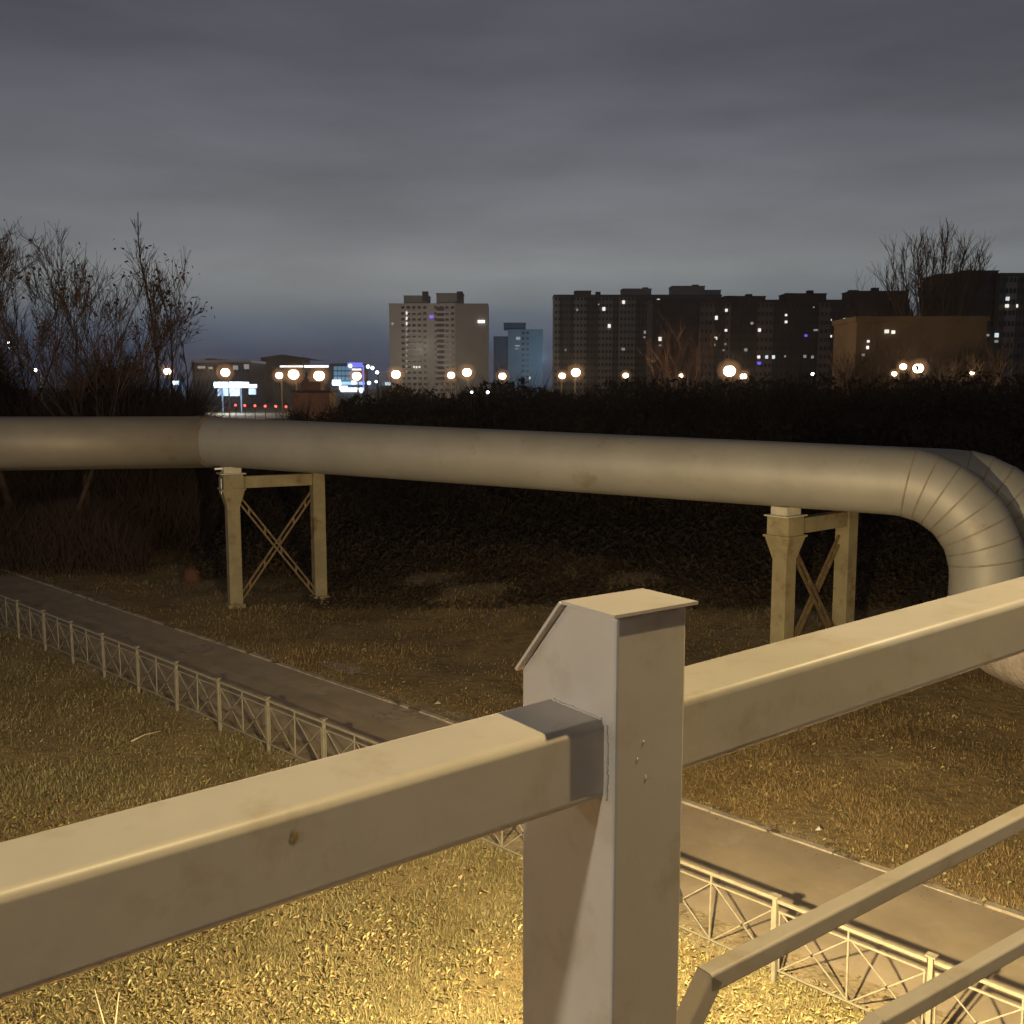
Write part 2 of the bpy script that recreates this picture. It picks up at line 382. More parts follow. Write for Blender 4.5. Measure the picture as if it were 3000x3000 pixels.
# ------------------------------------------------------------ low white lawn fence
FH = 1.0; SP = 1.66
fence = thing("lawn_fence", tuple(F0), "low white tube fence with crossed braces along the path", "fence")
rotz = Matrix.Rotation(math.atan2(FD.y, FD.x), 4, 'Z')
def fpost():
    m = MB(); m.box((0, 0, FH / 2 - 0.05), (0.046, 0.046, FH + 0.1)); return m
def fmat_obj(mb, name, parent):          # built round the origin
    return mb.build(name, M_fence, None)
proto_post = fmat_obj(fpost(), "post", fence)
m = MB(); m.box((0, 0, FH + 0.008), (0.10, 0.085, 0.014)); proto_cap = m.build("post_cap", M_fence)
m = MB(); m.bar((0.03, 0, FH - 0.045), (SP - 0.03, 0, FH - 0.045), 0.036, 0.036); proto_top = m.build("top_rail", M_fence)
m = MB()
zr, zb = FH - 0.16, 0.17
m.bar((0.045, 0, zr), (SP - 0.045, 0, zr), 0.02, 0.02); m.bar((0.045, 0, zb), (SP - 0.045, 0, zb), 0.02, 0.02)
for x in (0.055, SP - 0.055): m.bar((x, 0, zb + 0.011), (x, 0, zr - 0.011), 0.016, 0.016, up=Vector((0, 1, 0)))
m.bar((SP / 2, 0, zb + 0.011), (SP / 2, 0, FH - 0.07), 0.018, 0.018, up=Vector((0, 1, 0)))
proto_frame = m.build("panel_frame", M_fence)
m = MB()
for xa, xb in ((0.065, SP / 2 - 0.012),):
    m.bar((xa, -0.007, zb + 0.012), (xb, -0.007, zr - 0.012), 0.011, 0.014); m.bar((xa, 0.007, zr - 0.012), (xb, 0.007, zb + 0.012), 0.011, 0.014)
proto_brace = m.build("crossed_brace", M_fence)
m = MB(); m.tube([(0, -0.022, (zr + zb) / 2), (0, 0.018, (zr + zb) / 2)], 0.013, 8)
proto_bolt = m.build("bolt", M_black)
first = True
for k in range(-17, 5):
    wob = rnd.uniform(-0.012, 0.012); tilt = Matrix.Rotation(rnd.uniform(-0.02, 0.02), 4, 'X')
    def put(src, parent, s, z=0.0, rot=True):
        global first
        o = src.copy(); COL.objects.link(o); o.parent = parent
        if parent is fence: o.matrix_local = Matrix.Translation(FD * s + FN * wob + Vector((0, 0, z))) @ rotz @ tilt
        else: o.matrix_local = Matrix.Identity(4)
        return o
    p = put(proto_post, fence, k * SP); put(proto_cap, p, 0)
    if k < 4:
        f = put(proto_frame, fence, k * SP, rnd.uniform(-0.01, 0.01)); put(proto_top, f, 0); 
        for dx in (0.0, SP / 2 - 0.0265):
            b = put(proto_brace, f, 0); b.matrix_local = Matrix.Translation((dx, 0, 0)); bo = put(proto_bolt, f, 0); bo.matrix_local = Matrix.Translation((dx + (0.065 + SP / 2 - 0.012) / 2, 0, 0))
for o in (proto_post, proto_cap, proto_top, proto_frame, proto_brace, proto_bolt): bpy.data.objects.remove(o)

# ------------------------------------------------------------ heating pipes
DP = 1.41; RP = DP / 2
A0 = P(-420, 1300, 27.2); A1 = P(610, 1293, 29.75); A2 = P(2326, 1392, 22.15)
ax = (A2 - A1); axh = Vector((ax.x, ax.y, 0)).normalized()
A3 = A1 + ax * ((P(2640, 1412, 1).x) * 0 + 1.1216)      # start of the elbow
RB = 1.85
down = Vector((0, 0, -1))
axn = ax.normalized()
def arc(start, d0, d1, r, n):
    c = start + d1 * r; out = []
    for i in range(1, n + 1):
        t = math.pi / 2 * i / n
        out.append(c - d1 * r * math.cos(t) + d0 * r * math.sin(t))
    return out
LOWD = Vector((0.27, -0.96, 0)).normalized()
def pipe_run(off, name, label):
    off = Vector(off)
    root = thing(name, tuple(A2 + off), label, "pipe")
    m = MB(); m.tube([A0 + off, A1 + off], RP * 1.02, 40); m.build("pipe_section", M_pipe_dull, root, True)
    m = MB(); n = 12
    pts = [A1 + off + (A3 - A1) * i / n for i in range(n + 1)]
    m.tube([A1 + off - axn * 0.0, A3 + off], RP, 48, cap=False); m.build("pipe_section", M_pipe, root, True)
    cl = MB(); cl.tube([A1 + off - axn * 0.35, A1 + off + axn * 0.25], RP + 0.035, 48); cl.build("joint_collar", mat("tar_collar", (0.24, 0.18, 0.145), 0.8, var=0.4, scale=3), root, True)
    # segmented elbow down
    el_ = MB(); pr = A3 + off; ar = [pr] + arc(pr, axh, down, RB, 9)
    for i in range(len(ar) - 1):
        a, b = ar[i], ar[i + 1]; d = (b - a).normalized()
        e2 = MB(); r0 = RP + (0.010 if i % 2 else 0.0)
        el_.tube([a - d * 0.07, b + d * 0.07], r0, 48, cap=False)
    eo = el_.build("elbow_segments", M_pipe, root); 
    for p_ in eo.data.polygons: p_.use_smooth = True
    sm = MB()
    for i in range(1, len(ar) - 1):
        a, b, c = ar[i - 1], ar[i], ar[i + 1]; d = (c - a).normalized(); sm.tube([b - d * 0.018, b + d * 0.018], RP + 0.015, 48)
    sm.build("elbow_seam", mat("seam_strip", (0.35, 0.315, 0.27), 0.6, metal=0.2, var=0.3, scale=4), root, True)
    end = ar[-1]; zb_ = 1.35 + 0.85
    m = MB(); m.tube([end, Vector((end.x, end.y, zb_))], RP, 48, cap=False); m.build("riser", M_pipe, root, True)
    lo = [Vector((end.x, end.y, zb_))] + arc(Vector((end.x, end.y, zb_)), down, LOWD, 0.85, 8)
    lo.append(lo[-1] + LOWD * 26)
    # crumpled wrap
    m = MB(); fine = []
    for i in range(len(lo) - 2): fine.append(lo[i])
    for i in range(60): fine.append(lo[-2] + LOWD * (26 * i / 59))
    m.tube(fine, [RP * (1 + rnd.uniform(-0.02, 0.03)) for _ in fine], 32); m.build("low_pipe", M_wrap, root, True)
    return root
pipe_run((0, 0, 0), "heating_pipe", "nearer fat metal-clad heating pipe on trestles, bending down at right")
POFF = Vector((1.75, 1.40, -0.13))
pipe_run(POFF, "heating_pipe", "farther metal-clad heating pipe running behind the nearer one")

def trestle(foot, second, top, label, extra):
    root = thing("pipe_trestle", tuple(foot), label, "pipe support", "concrete trestles under the pipes")
    foot = Vector(foot); second = Vector(second); dv = (second - foot); dv.z = 0; dn = dv.normalized(); ang = math.atan2(dn.y, dn.x)
    Mz = Matrix.Rotation(ang, 3, 'Z')
    zbm = top - 0.20
    for q in (foot, second):
        m = MB(); m.box((q.x, q.y, (zbm - 0.95) / 2 - 0.15), (0.36, 0.36, zbm - 0.95 + 0.3), Mz)
        # capital: widening, then a block
        h0 = zbm - 0.95; w0, w1 = 0.18, 0.31
        vs = [Vector((q.x, q.y, 0)) + Mz @ Vector((sx * w, sy * w, z)) for z, w in ((h0, w0), (h0 + 0.5, w1)) for sx, sy in ((-1, -1), (1, -1), (1, 1), (-1, 1))]
        if q is foot:
            m.add(vs, [(0, 1, 5, 4), (1, 2, 6, 5), (2, 3, 7, 6), (3, 0, 4, 7), (3, 2, 1, 0), (4, 5, 6, 7)])
            m.box((q.x, q.y, h0 + 0.7225), (0.56, 0.56, 0.445), Mz)
            m.box((q.x, q.y, h0 + 0.525), (0.68, 0.68, 0.045), Mz)
        else: m.box((q.x, q.y, h0 + 0.474), (0.36, 0.36, 0.946), Mz)
        m.build("column", M_conc, root)
        m = MB(); m.box((q.x, q.y, -0.02), (0.48, 0.48, 0.22), Mz); m.build("footing", M_conc, root)
        m = MB(); m.box((q.x, q.y, zbm + 0.022), (0.72, 0.62, 0.03), Mz); m.box((q.x, q.y, zbm + 0.13), (0.5, 0.42, 0.18), Mz); m.build("saddle", M_saddle, root)
    a = foot + dn * 0.29; b = second - dn * 0.29
    m = MB(); m.bar((a.x, a.y, zbm - 0.24), (b.x + dn.x * 0.1, b.y + dn.y * 0.1, zbm - 0.24), 0.26, 0.34); m.build("crossbeam", M_conc, root)
    side = Vector((-dn.y, dn.x, 0)) * 0.11
    for (za, zb2, sg) in ((0.25, zbm - 0.75, 0.35), (zbm - 0.75, 0.25, -0.35)):
        m = MB(); pa = foot + dn * 0.2 + Vector((0, 0, za)); pb = second - dn * 0.2 + Vector((0, 0, zb2)); yo = side.normalized() * sg * 0.2
        for s_ in (-1, 1):
            m.bar(pa + Vector((0, 0, 0.11 * s_)) + yo, pb + Vector((0, 0, 0.11 * s_)) + yo, 0.06, 0.05)
        for t_ in (0.12, 0.33, 0.55, 0.75, 0.92):
            c = pa.lerp(pb, t_) + yo; m.bar(c - Vector((0, 0, 0.085)), c + Vector((0, 0, 0.085)), 0.05, 0.05, up=side.normalized())
        m.build("brace", M_steel, root)
    if extra:
        m = MB(); q = foot - dn * 0.32; m.box((q.x, q.y, zbm - 0.33), (0.02, 0.3, 0.46), Mz); m.box((q.x - 0.02, q.y, zbm + 0.17), (0.26, 0.12, 0.05), Mz); m.build("metal_bracket", mat("bright_zinc", (0.75, 0.74, 0.76), 0.35, metal=0.6, var=0.1), root)
    return root
fL = P(686, 1774, 29.9); fL = Vector((fL.x, fL.y, 0)); 
fR = P(2292, 1500, 22.0); fR = Vector((fR.x, fR.y, 0))
axis_z = lambda q: (A1 + ax * ((q - A1).dot(axh) / Vector((ax.x, ax.y, 0)).length)).z
def under(q):                              # move the foot to stand below the pipe axis
    t_ = (Vector((q.x, q.y, 0)) - Vector((A1.x, A1.y, 0))).dot(axh); return Vector((A1.x, A1.y, 0)) + axh * t_
fLu = under(fL); fRu = under(fR)
trestle(fLu, fLu + Vector((2.25, 1.15, 0)), axis_z(fLu) - RP, "left concrete trestle with crossed braces below the pipes", True)
trestle(fRu, fRu + Vector((1.85, 1.55, 0)), axis_z(fRu) - RP, "right concrete trestle just before the pipe bends down", False)

# ------------------------------------------------------------ ground cover as real blades and leaves
def scatter_mesh(name, mat_, P0, az, length, width, lean, tint, kindlabel, leaf=False, curl=None):
    n = len(P0)
    ca, sa = np.cos(az), np.sin(az)
    if not leaf:
        side = np.stack([-sa, ca, np.zeros(n)], 1) * (width / 2)[:, None]
        fwd = np.stack([ca, sa, np.zeros(n)], 1)
        up = np.array([0, 0, 1.0])
        mid = P0 + up * (length * 0.55 * np.cos(lean * 0.5))[:, None] + fwd * (length * 0.55 * np.sin(lean * 0.5))[:, None]
        tip = mid + up * (length * 0.45 * np.cos(lean))[:, None] + fwd * (length * 0.45 * np.sin(lean))[:, None]
        V = np.stack([P0 - side, P0 + side, mid + side * 0.8, mid - side * 0.8, tip], 1).reshape(-1, 3); k = 5
        b = np.arange(n) * 5
        loops = np.stack([b, b + 1, b + 2, b + 3, b + 3, b + 2, b + 4], 1).ravel()
        starts = np.stack([np.arange(n) * 7, np.arange(n) * 7 + 4], 1).ravel(); tot = np.tile([4, 3], n)
    else:
        u = np.stack([ca, sa, np.sin(lean) * 0.8], 1); v = np.stack([-sa, ca, np.sin(lean * 1.7) * 0.6], 1)
        L = length[:, None]; Wd = width[:, None]; c = curl[:, None]
        upv = np.array([[0, 0, 1.0]])
        pts = [P0 - u * L * .5, P0 - u * L * .1 - v * Wd * .5 + upv * c, P0 + u * L * .28 - v * Wd * .33 + upv * c * .7, P0 + u * L * .55 + upv * c * .3, P0 + u * L * .25 + v * Wd * .38 + upv * c, P0 - u * L * .15 + v * Wd * .5 + upv * c * .8, P0 + u * L * 0.05]
        V = np.stack(pts, 1).reshape(-1, 3); k = 7; b = np.arange(n) * 7
        tri = [(0, 1, 6), (1, 2, 6), (2, 3, 6), (3, 4, 6), (4, 5, 6), (5, 0, 6)]
        loops = np.concatenate([np.stack([b + i for i in t_], 1)[:, None, :] for t_ in tri], 1).ravel()
        starts = np.arange(n * 6) * 3; tot = np.full(n * 6, 3)
    me = bpy.data.meshes.new(name); me.vertices.add(len(V)); me.vertices.foreach_set("co", V.astype(np.float32).ravel())
    me.loops.add(len(loops)); me.loops.foreach_set("vertex_index", loops.astype(np.int32))
    me.polygons.add(len(starts)); me.polygons.foreach_set("loop_start", starts.astype(np.int32)); me.polygons.foreach_set("loop_total", tot.astype(np.int32))
    me.update(); me.validate()
    ca_ = me.color_attributes.new("tint", 'FLOAT_COLOR', 'POINT')
    colr = np.ones((len(V), 4), np.float32); colr[:, :3] = np.repeat(tint, k, 0); ca_.data.foreach_set("color", colr.ravel())
    me.materials.append(mat_); o = bpy.data.objects.new(name, me); COL.objects.link(o)
    tag(o, kindlabel[0], kindlabel[1], kind="stuff"); return o
def sample_frame(n, ylo, yhi, nlo, nhi, xlo=-600, xhi=3300, power=1.0):
    """points of the ground that the picture rows ylo..yhi look at, kept between two offsets from the fence"""
    out = []
    while sum(len(o) for o in out) < n:
        k = n * 2
        y = ylo + (yhi - ylo) * rng.random(k) ** power; x = rng.uniform(xlo, xhi, k)
        u = (x - 1500) / 3000; v = (1500 - y) / 3000
        dy = math.cos(TH) + v * math.sin(TH); dz = -math.sin(TH) + v * math.cos(TH); t = -HC / dz
        px, py = u * t, dy * t
        s_, nn = fcoord(px, py)
        ok = (nn > nlo) & (nn < nhi) & (t > 0)
        out.append(np.stack([px[ok], py[ok]], 1))
    p = np.concatenate(out)[:n]
    return np.concatenate([p, relief(p[:, 0], p[:, 1])[:, None]], 1)
def vnoise(x, y, sc, seed):
    g = np.random.default_rng(seed).random((256, 256)); X_ = x * sc + 1000; Y_ = y * sc + 1000
    xi = np.floor(X_).astype(int); yi = np.floor(Y_).astype(int); fx = X_ - xi; fy = Y_ - yi; fx = fx * fx * (3 - 2 * fx); fy = fy * fy * (3 - 2 * fy)
    a = g[xi % 256, yi % 256]; b = g[(xi + 1) % 256, yi % 256]; c = g[xi % 256, (yi + 1) % 256]; d = g[(xi + 1) % 256, (yi + 1) % 256]
    return (a * (1 - fx) + b * fx) * (1 - fy) + (c * (1 - fx) + d * fx) * fy
def patch(p, sc, seed):
    return 0.55 * vnoise(p[:, 0], p[:, 1], sc, seed) + 0.3 * vnoise(p[:, 0], p[:, 1], sc * 2.7, seed + 1) + 0.15 * vnoise(p[:, 0], p[:, 1], sc * 7, seed + 2)
def thin(p, sc, seed, keep=0.35):
    f = np.clip((patch(p, sc, seed) - 0.32) / 0.36, 0, 1); return p[rng.random(len(p)) < keep + (1 - keep) * f]
def tints(n, a=0.55, b=1.35, hue=0.15):
    t = rng.uniform(a, b, n)[:, None] * (1 + rng.uniform(-hue, hue, (n, 3))); return t
# lawn this side of the fence
n = 380000; p = thin(sample_frame(n, 1800, 3250, -40, 0.22), 1.1, 5); n = len(p)
dist = np.hypot(p[:, 0], p[:, 1]) / 12
scatter_mesh("lawn_grass", M_grass, p, rng.uniform(0, 6.28, n), rng.uniform(0.035, 0.11, n) * (0.7 + 0.3 * dist) * (0.5 + patch(p, 1.1, 5)), rng.uniform(0.004, 0.009, n) * (0.6 + 0.6 * dist), rng.uniform(0.9, 2.6, n), tints(n, 0.75, 1.25, 0.08), ("short matted lawn grass this side of the fence", "grass"))
n = 43000; p = thin(sample_frame(n, 1780, 3250, -40, 0.25), 1.6, 31, 0.12); p = p[rng.random(len(p)) < np.clip(1.9 - np.hypot(p[:, 0], p[:, 1]) / 10.5, 0.16, 1)]; n = len(p)
dist = np.clip(np.hypot(p[:, 0], p[:, 1]) / 12, 0.8, 1.7)
p[:, 2] += rng.uniform(0.015, 0.06, n)
scatter_mesh("fallen_leaves", M_leaf, p, rng.uniform(0, 6.28, n), rng.uniform(0.025, 0.085, n), rng.uniform(0.006, 0.03, n), rng.uniform(-0.9, 0.9, n), tints(n, 0.6, 1.35, 0.10), ("curled dry leaves littering the lawn", "leaves"), True, rng.uniform(-0.02, 0.035, n))
# rough grass beyond the path
n = 270000; p = thin(sample_frame(n, 1560, 2900, 3.34, 60, power=0.75), 0.7, 77, 0.15); n = len(p)
dist = np.hypot(p[:, 0], p[:, 1]) / 15
scatter_mesh("meadow_grass", M_grass2, p, rng.uniform(0, 6.28, n), rng.uniform(0.03, 0.105, n) * (0.6 + 0.45 * dist) * (0.35 + 1.2 * patch(p, 0.7, 77)), rng.uniform(0.004, 0.010, n) * (0.6 + 0.7 * dist), rng.uniform(0.9, 2.6, n), tints(n, 0.9, 1.12, 0.06) * (0.45 + 1.0 * patch(p, 0.5, 90))[:, None], ("dry rough meadow grass beyond the path", "grass"))
n = 3500; p = thin(sample_frame(n, 1900, 2900, 3.3, 30), 1.5, 41, 0.1); n = len(p); p[:, 2] += rng.uniform(0.01, 0.05, n)
scatter_mesh("meadow_leaves", M_leaf, p, rng.uniform(0, 6.28, n), rng.uniform(0.03, 0.09, n), rng.uniform(0.02, 0.05, n), rng.uniform(-0.8, 0.8, n), tints(n, 0.4, 1.3, 0.12), ("dry leaves scattered in the meadow beyond the path", "leaves"), True, rng.uniform(-0.02, 0.03, n))
n = 900; p = sample_frame(n, 2100, 2980, 0.05, 3.2); p = p[(np.abs(fcoord(p[:, 0], p[:, 1])[1] - 1.9) > 1.0)]; n = len(p); p[:, 2] += 0.014
scatter_mesh("path_litter", M_leaf, p, rng.uniform(0, 6.28, n), rng.uniform(0.02, 0.05, n), rng.uniform(0.015, 0.03, n), rng.uniform(-0.5, 0.5, n), tints(n, 0.35, 0.9, 0.12), ("small dry leaves on the edges of the path", "leaves"), True, rng.uniform(0, 0.01, n))

# small single things on the lawn
def stick(pts, r, label, name="stick"):
    m = MB(); m.tube(pts, [r * (1 - 0.5 * i / (len(pts) - 1)) for i in range(len(pts))], 6); return tag(m.build(name, M_leaf_plain, smooth=True), label, name.split("_")[-1])
M_leaf_plain = mat("bleached_wood", (0.55, 0.47, 0.33), 0.8, var=0.3, scale=9)
a, b_, c = G(384, 2172, 0.05), G(425, 2152, 0.06), G(470, 2142, 0.07)
stick([a, b_, c], 0.018, "pale bent stick lying on the lawn left of the fence")
stems = thing("dry_weed", tuple(G(335, 3010)), "dry thin forked weed stalk on the lawn at the bottom left", "weed")
q = G(325, 3120)
m = MB(); m.tube([q, q + Vector((-0.03, 0, 0.35)), q + Vector((-0.13, 0.03, 0.75))], [0.011, 0.009, 0.005], 6); m.build("stem", M_leaf_plain, stems, True)
m = MB(); m.tube([q + Vector((0.02, 0, 0)), q + Vector((0.05, 0, 0.35)), q + Vector((0.10, 0.03, 0.72))], [0.011, 0.009, 0.005], 6); m.build("stem", M_leaf_plain, stems, True)
M_litter = mat("white_paper", (0.75, 0.73, 0.68), 0.7, var=0.1)
for (x, y, lb, s_) in ((1282, 2063, "white scrap of paper in the meadow left of the railing post", 0.07), (2400, 2433, "white scrap of paper in the grass just beyond the kerb", 0.06)):
    g = G(x, y, 0.06); m = MB()
    m.add([g + Vector((-s_, 0, 0)), g + Vector((0, -s_, 0.03)), g + Vector((s_, 0.01, 0.0)), g + Vector((0.01, s_, 0.05)), g + Vector((0, 0, 0.06))], [(0, 1, 4), (1, 2, 4), (2, 3, 4), (3, 0, 4)])
    tag(m.build("paper_scrap", M_litter), lb, "litter")
g = G(563, 1700); m = MB(); m.sphere(g + Vector((0, 0, 0.1)), 0.28, 9, 7, 1.2)
m.v = [(v[0] + rnd.uniform(-.04, .04), v[1] + rnd.uniform(-.04, .04), v[2] + rnd.uniform(-.04, .04)) for v in m.v]
tag(m.build("boulder", mat("reddish_stone", (0.16, 0.07, 0.045), 0.9, var=0.3)), "small reddish boulder in the meadow left of the trestle", "boulder")

# ------------------------------------------------------------ bare trees
class Tree:
    def __init__(s, seed, mn=0.006): s.mn = mn; s.r = random.Random(seed); s.thick = MB(); s.thin = MB(); s.tips = []
    def rv(s, k): return Vector((s.r.uniform(-k, k), s.r.uniform(-k, k), s.r.uniform(-k, k)))
    def grow(s, p, d, L, rad, lev, maxlev, up=0.15, spread=0.6, kids=4):
        n = 4; pts = [p]; rr = [rad]; q = p.copy(); dd = d.copy()
        for i in range(n):
            dd = (dd + s.rv(0.16) + Vector((0, 0, up * 0.5))).normalized(); q = q + dd * (L / n); pts.append(q.copy()); rr.append(max(rad * (1 - 0.62 * (i + 1) / n), s.mn * 0.7))
        (s.thick if lev <= 1 else s.thin).tube(pts, rr, 7 if lev == 0 else (5 if lev == 1 else 3), cap=False)
        if lev >= maxlev: s.tips.append(q); return
        for k in range(kids):
            t = s.r.uniform(0.35, 1.0) if lev else s.r.uniform(0.4, 1.0)
            i = min(int(t * n), n - 1); base = pts[i].lerp(pts[i + 1], t * n - i)
            axis = (dd + s.rv(spread) + Vector((0, 0, up))).normalized()
            s.grow(base, axis, L * s.r.uniform(0.5, 0.72), max(rr[i] * 0.6, s.mn), lev + 1, maxlev, up, spread, kids)
def tree(base, H, label, seed, style="round", maxlev=4, kids=4, name="bare_tree", trunk_r=None, leaves=0, group="bare trees left of the pipes", twigmat=None, mn=0.006, spr=(0.3, 1.0)):
    t = Tree(seed, mn); base = Vector(base); tr = trunk_r or H * 0.014
    root = thing(name, tuple(base), label, "tree", group)
    if style == "round":
        t.grow(base - Vector((0, 0, 0.3)), Vector((t.r.uniform(-.1, .1), t.r.uniform(-.1, .1), 1)), H * 0.50, tr, 0, maxlev, 0.14, 0.62, kids)
    elif style == "tall":
        n = 14; pts = [base + Vector((0.16 * math.sin(i * 0.7 + seed) - 0.05 * i, 0.05 * i % 0.2, H * i / n)) for i in range(n + 1)]
        t.thick.tube(pts, [tr * (1 - 0.9 * i / n) + 0.01 for i in range(n + 1)], 6, cap=False)
        for i in range(3, n):
            for k in range(4):
                a = t.r.uniform(0, 6.28); t.grow(pts[i], Vector((math.cos(a) * .55, math.sin(a) * .55, 0.9)).normalized(), H * 0.17 * (1.15 - i / n), tr * 0.3 * (1.1 - i / n) + 0.008, 2, 3, 0.18, 0.4, 4)
    elif style == "fan":                  # steep limbs fanning out into one rounded crown
        rx, zc, rz = H * 0.29, H * 0.66, H * 0.33
        t.thick.tube([base - Vector((0, 0, 0.4)), base + Vector((0, 0, H * 0.30))], [tr * 1.1, tr * 0.8], 9, cap=False)
        for k in range(26):
            a = 2.4 * k; rad = math.sqrt((k + 0.5) / 26); ph = t.r.uniform(0.80, 1.0)
            tip = base + Vector((math.cos(a) * rx * rad, math.sin(a) * rx * rad, zc + rz * ph * math.sqrt(max(0.06, 1 - rad * rad * 0.94))))
            p0 = base + Vector((0, 0, H * t.r.uniform(0.22, 0.31))); n = 8; pts = []
            for i in range(n + 1):
                f = i / n; h = f ** 1.25; g_ = f ** 0.80
                pts.append(Vector((p0.x + (tip.x - p0.x) * g_, p0.y + (tip.y - p0.y) * g_, p0.z + (tip.z - p0.z) * h)) + t.rv(0.22) * (1 if 0 < i < n else 0))
            t.thick.tube(pts, [max(tr * 0.36 * (1 - 0.85 * i / n), mn * 1.2) for i in range(n + 1)], 5, cap=False)
            for i in range(3, n + 1):
                for q_ in range(5):
                    d_ = ((pts[min(i + 1, n)] - pts[i - 1]).normalized() + t.rv(0.55) + Vector((0, 0, 0.25))).normalized()
                    t.grow(pts[i - 1].lerp(pts[i], t.r.random()), d_, H * t.r.uniform(0.06, 0.12), mn * 1.7, 3, 4, 0.12, 0.5, 4)
    elif style == "vase":
        nl = 9; t.thick.tube([base - Vector((0, 0, 0.4)), base + Vector((0, 0, H * 0.14))], [tr * 1.15, tr], 9, cap=False)
        for k in range(nl):
            a = 2 * math.pi * k / nl + t.r.uniform(-.2, .2); sp = t.r.uniform(*spr)
            t.grow(base + Vector((0, 0, H * t.r.uniform(0.10, 0.15))), Vector((math.cos(a) * sp, math.sin(a) * sp, 1)).normalized(), H * t.r.uniform(0.42, 0.50), tr * 0.42, 1, maxlev, 0.12, 0.45, kids)
    t.thick.build("trunk", M_bark, root, True, fix=False)
    t.thin.build("crown", twigmat or M_twig, root, False, fix=False)
    if leaves:
        m = MB(); hh = base.z + H * 0.45
        tips = [q_ for q_ in t.tips if q_.z > hh] or t.tips
        for i in range(leaves):
            q = t.r.choice(tips) + t.rv(0.3); s_ = t.r.uniform(0.04, 0.09); u = t.rv(1).normalized() * s_; v = t.rv(1).normalized() * s_
            m.add([q - u, q + v, q + u, q - v], [(0, 1, 2, 3)])
        m.build("clinging_leaves", M_dryleaf, root, fix=False)
    return root
def at(px, Y): return Vector((Xat(px, Y), Y, 0))
left_trees = [
    (30, 37, 13.4, "round", 3, "tall spreading bare tree at the far left edge of the picture", 60),
    (110, 41, 13.8, "round", 8, "high bare tree with upswept limbs second from the left edge", 0),
    (235, 38, 12.4, "round", 13, "crooked bare tree with curled tufts of twigs over the pipe", 120),
    (355, 40, 12.0, "round", 17, "bushy bare tree with clinging russet leaves", 600),
    (478, 44, 13.6, "tall", 21, "slender leaning bare tree with the highest tip above the pipe", 0),
    (530, 42, 11.4, "tall", 26, "slim upright bare tree nearest to the lit shops", 0),
    (575, 47, 8.6, "tall", 31, "thin young bare tree at the right end of the thicket", 0),
    (165, 35, 10.0, "round", 35, "low forked bare tree in front of the taller ones", 0),
]
for px, Y_, H_, st, sd, lb, lv in left_trees:
    tree(at(px, Y_), H_, lb, sd, st, 5 if st == "round" else 4, 4, leaves=lv, trunk_r=None if st == "round" else H_ * 0.006, mn=0.010)
M_twig2 = mat("grey_brown_twigs", (0.085, 0.062, 0.050), 0.9, var=0.3, scale=0.3)
RG = "bare trees by the road"
tree(Vector((Xat(2728, 172), 172, 0)), 31.0, "big vase-shaped bare tree rising before the apartment blocks at right", 46, "fan", trunk_r=0.6, group=RG, mn=0.035, twigmat=M_twig2)
tree(Vector((Xat(2545, 180), 180, 0)), 24.0, "fainter slim bare tree left of the big vase-shaped one", 47, "vase", 4, 3, trunk_r=0.3, group=RG, mn=0.025, spr=(0.05, 0.35), twigmat=M_twig2)
for (px, Y_, H_, lb, sd) in ((2860, 136, 12.0, "low bushy bare tree lit brown right of the big one", 51), (2570, 136, 12.0, "low bushy bare tree lit brown left of the big one", 53), (2730, 135, 11.0, "low bushy bare tree lit brown in front of the big one", 59)):
    tree(Vector((Xat(px, Y_), Y_, 0)), H_, lb, sd, "vase", 4, 6, trunk_r=0.3, group=RG, mn=0.03, spr=(0.3, 1.0), twigmat=M_twig2)
tree(Vector((Xat(1480, 190), 190, 0)), 14.0, "small bare tree before the bluish tower", 57, "round", 3, 4, group="bare trees by the road")
tree(Vector((Xat(1320, 180), 180, 0)), 11.5, "small bare tree before the foot of the pale tower", 61, "round", 4, 4, group="bare trees by the road")
tree(Vector((Xat(2000, 150), 150, 0)), 16.0, "spreading bare tree before the long apartment block", 63, "vase", 4, 4, mn=0.02, group="bare trees by the road")

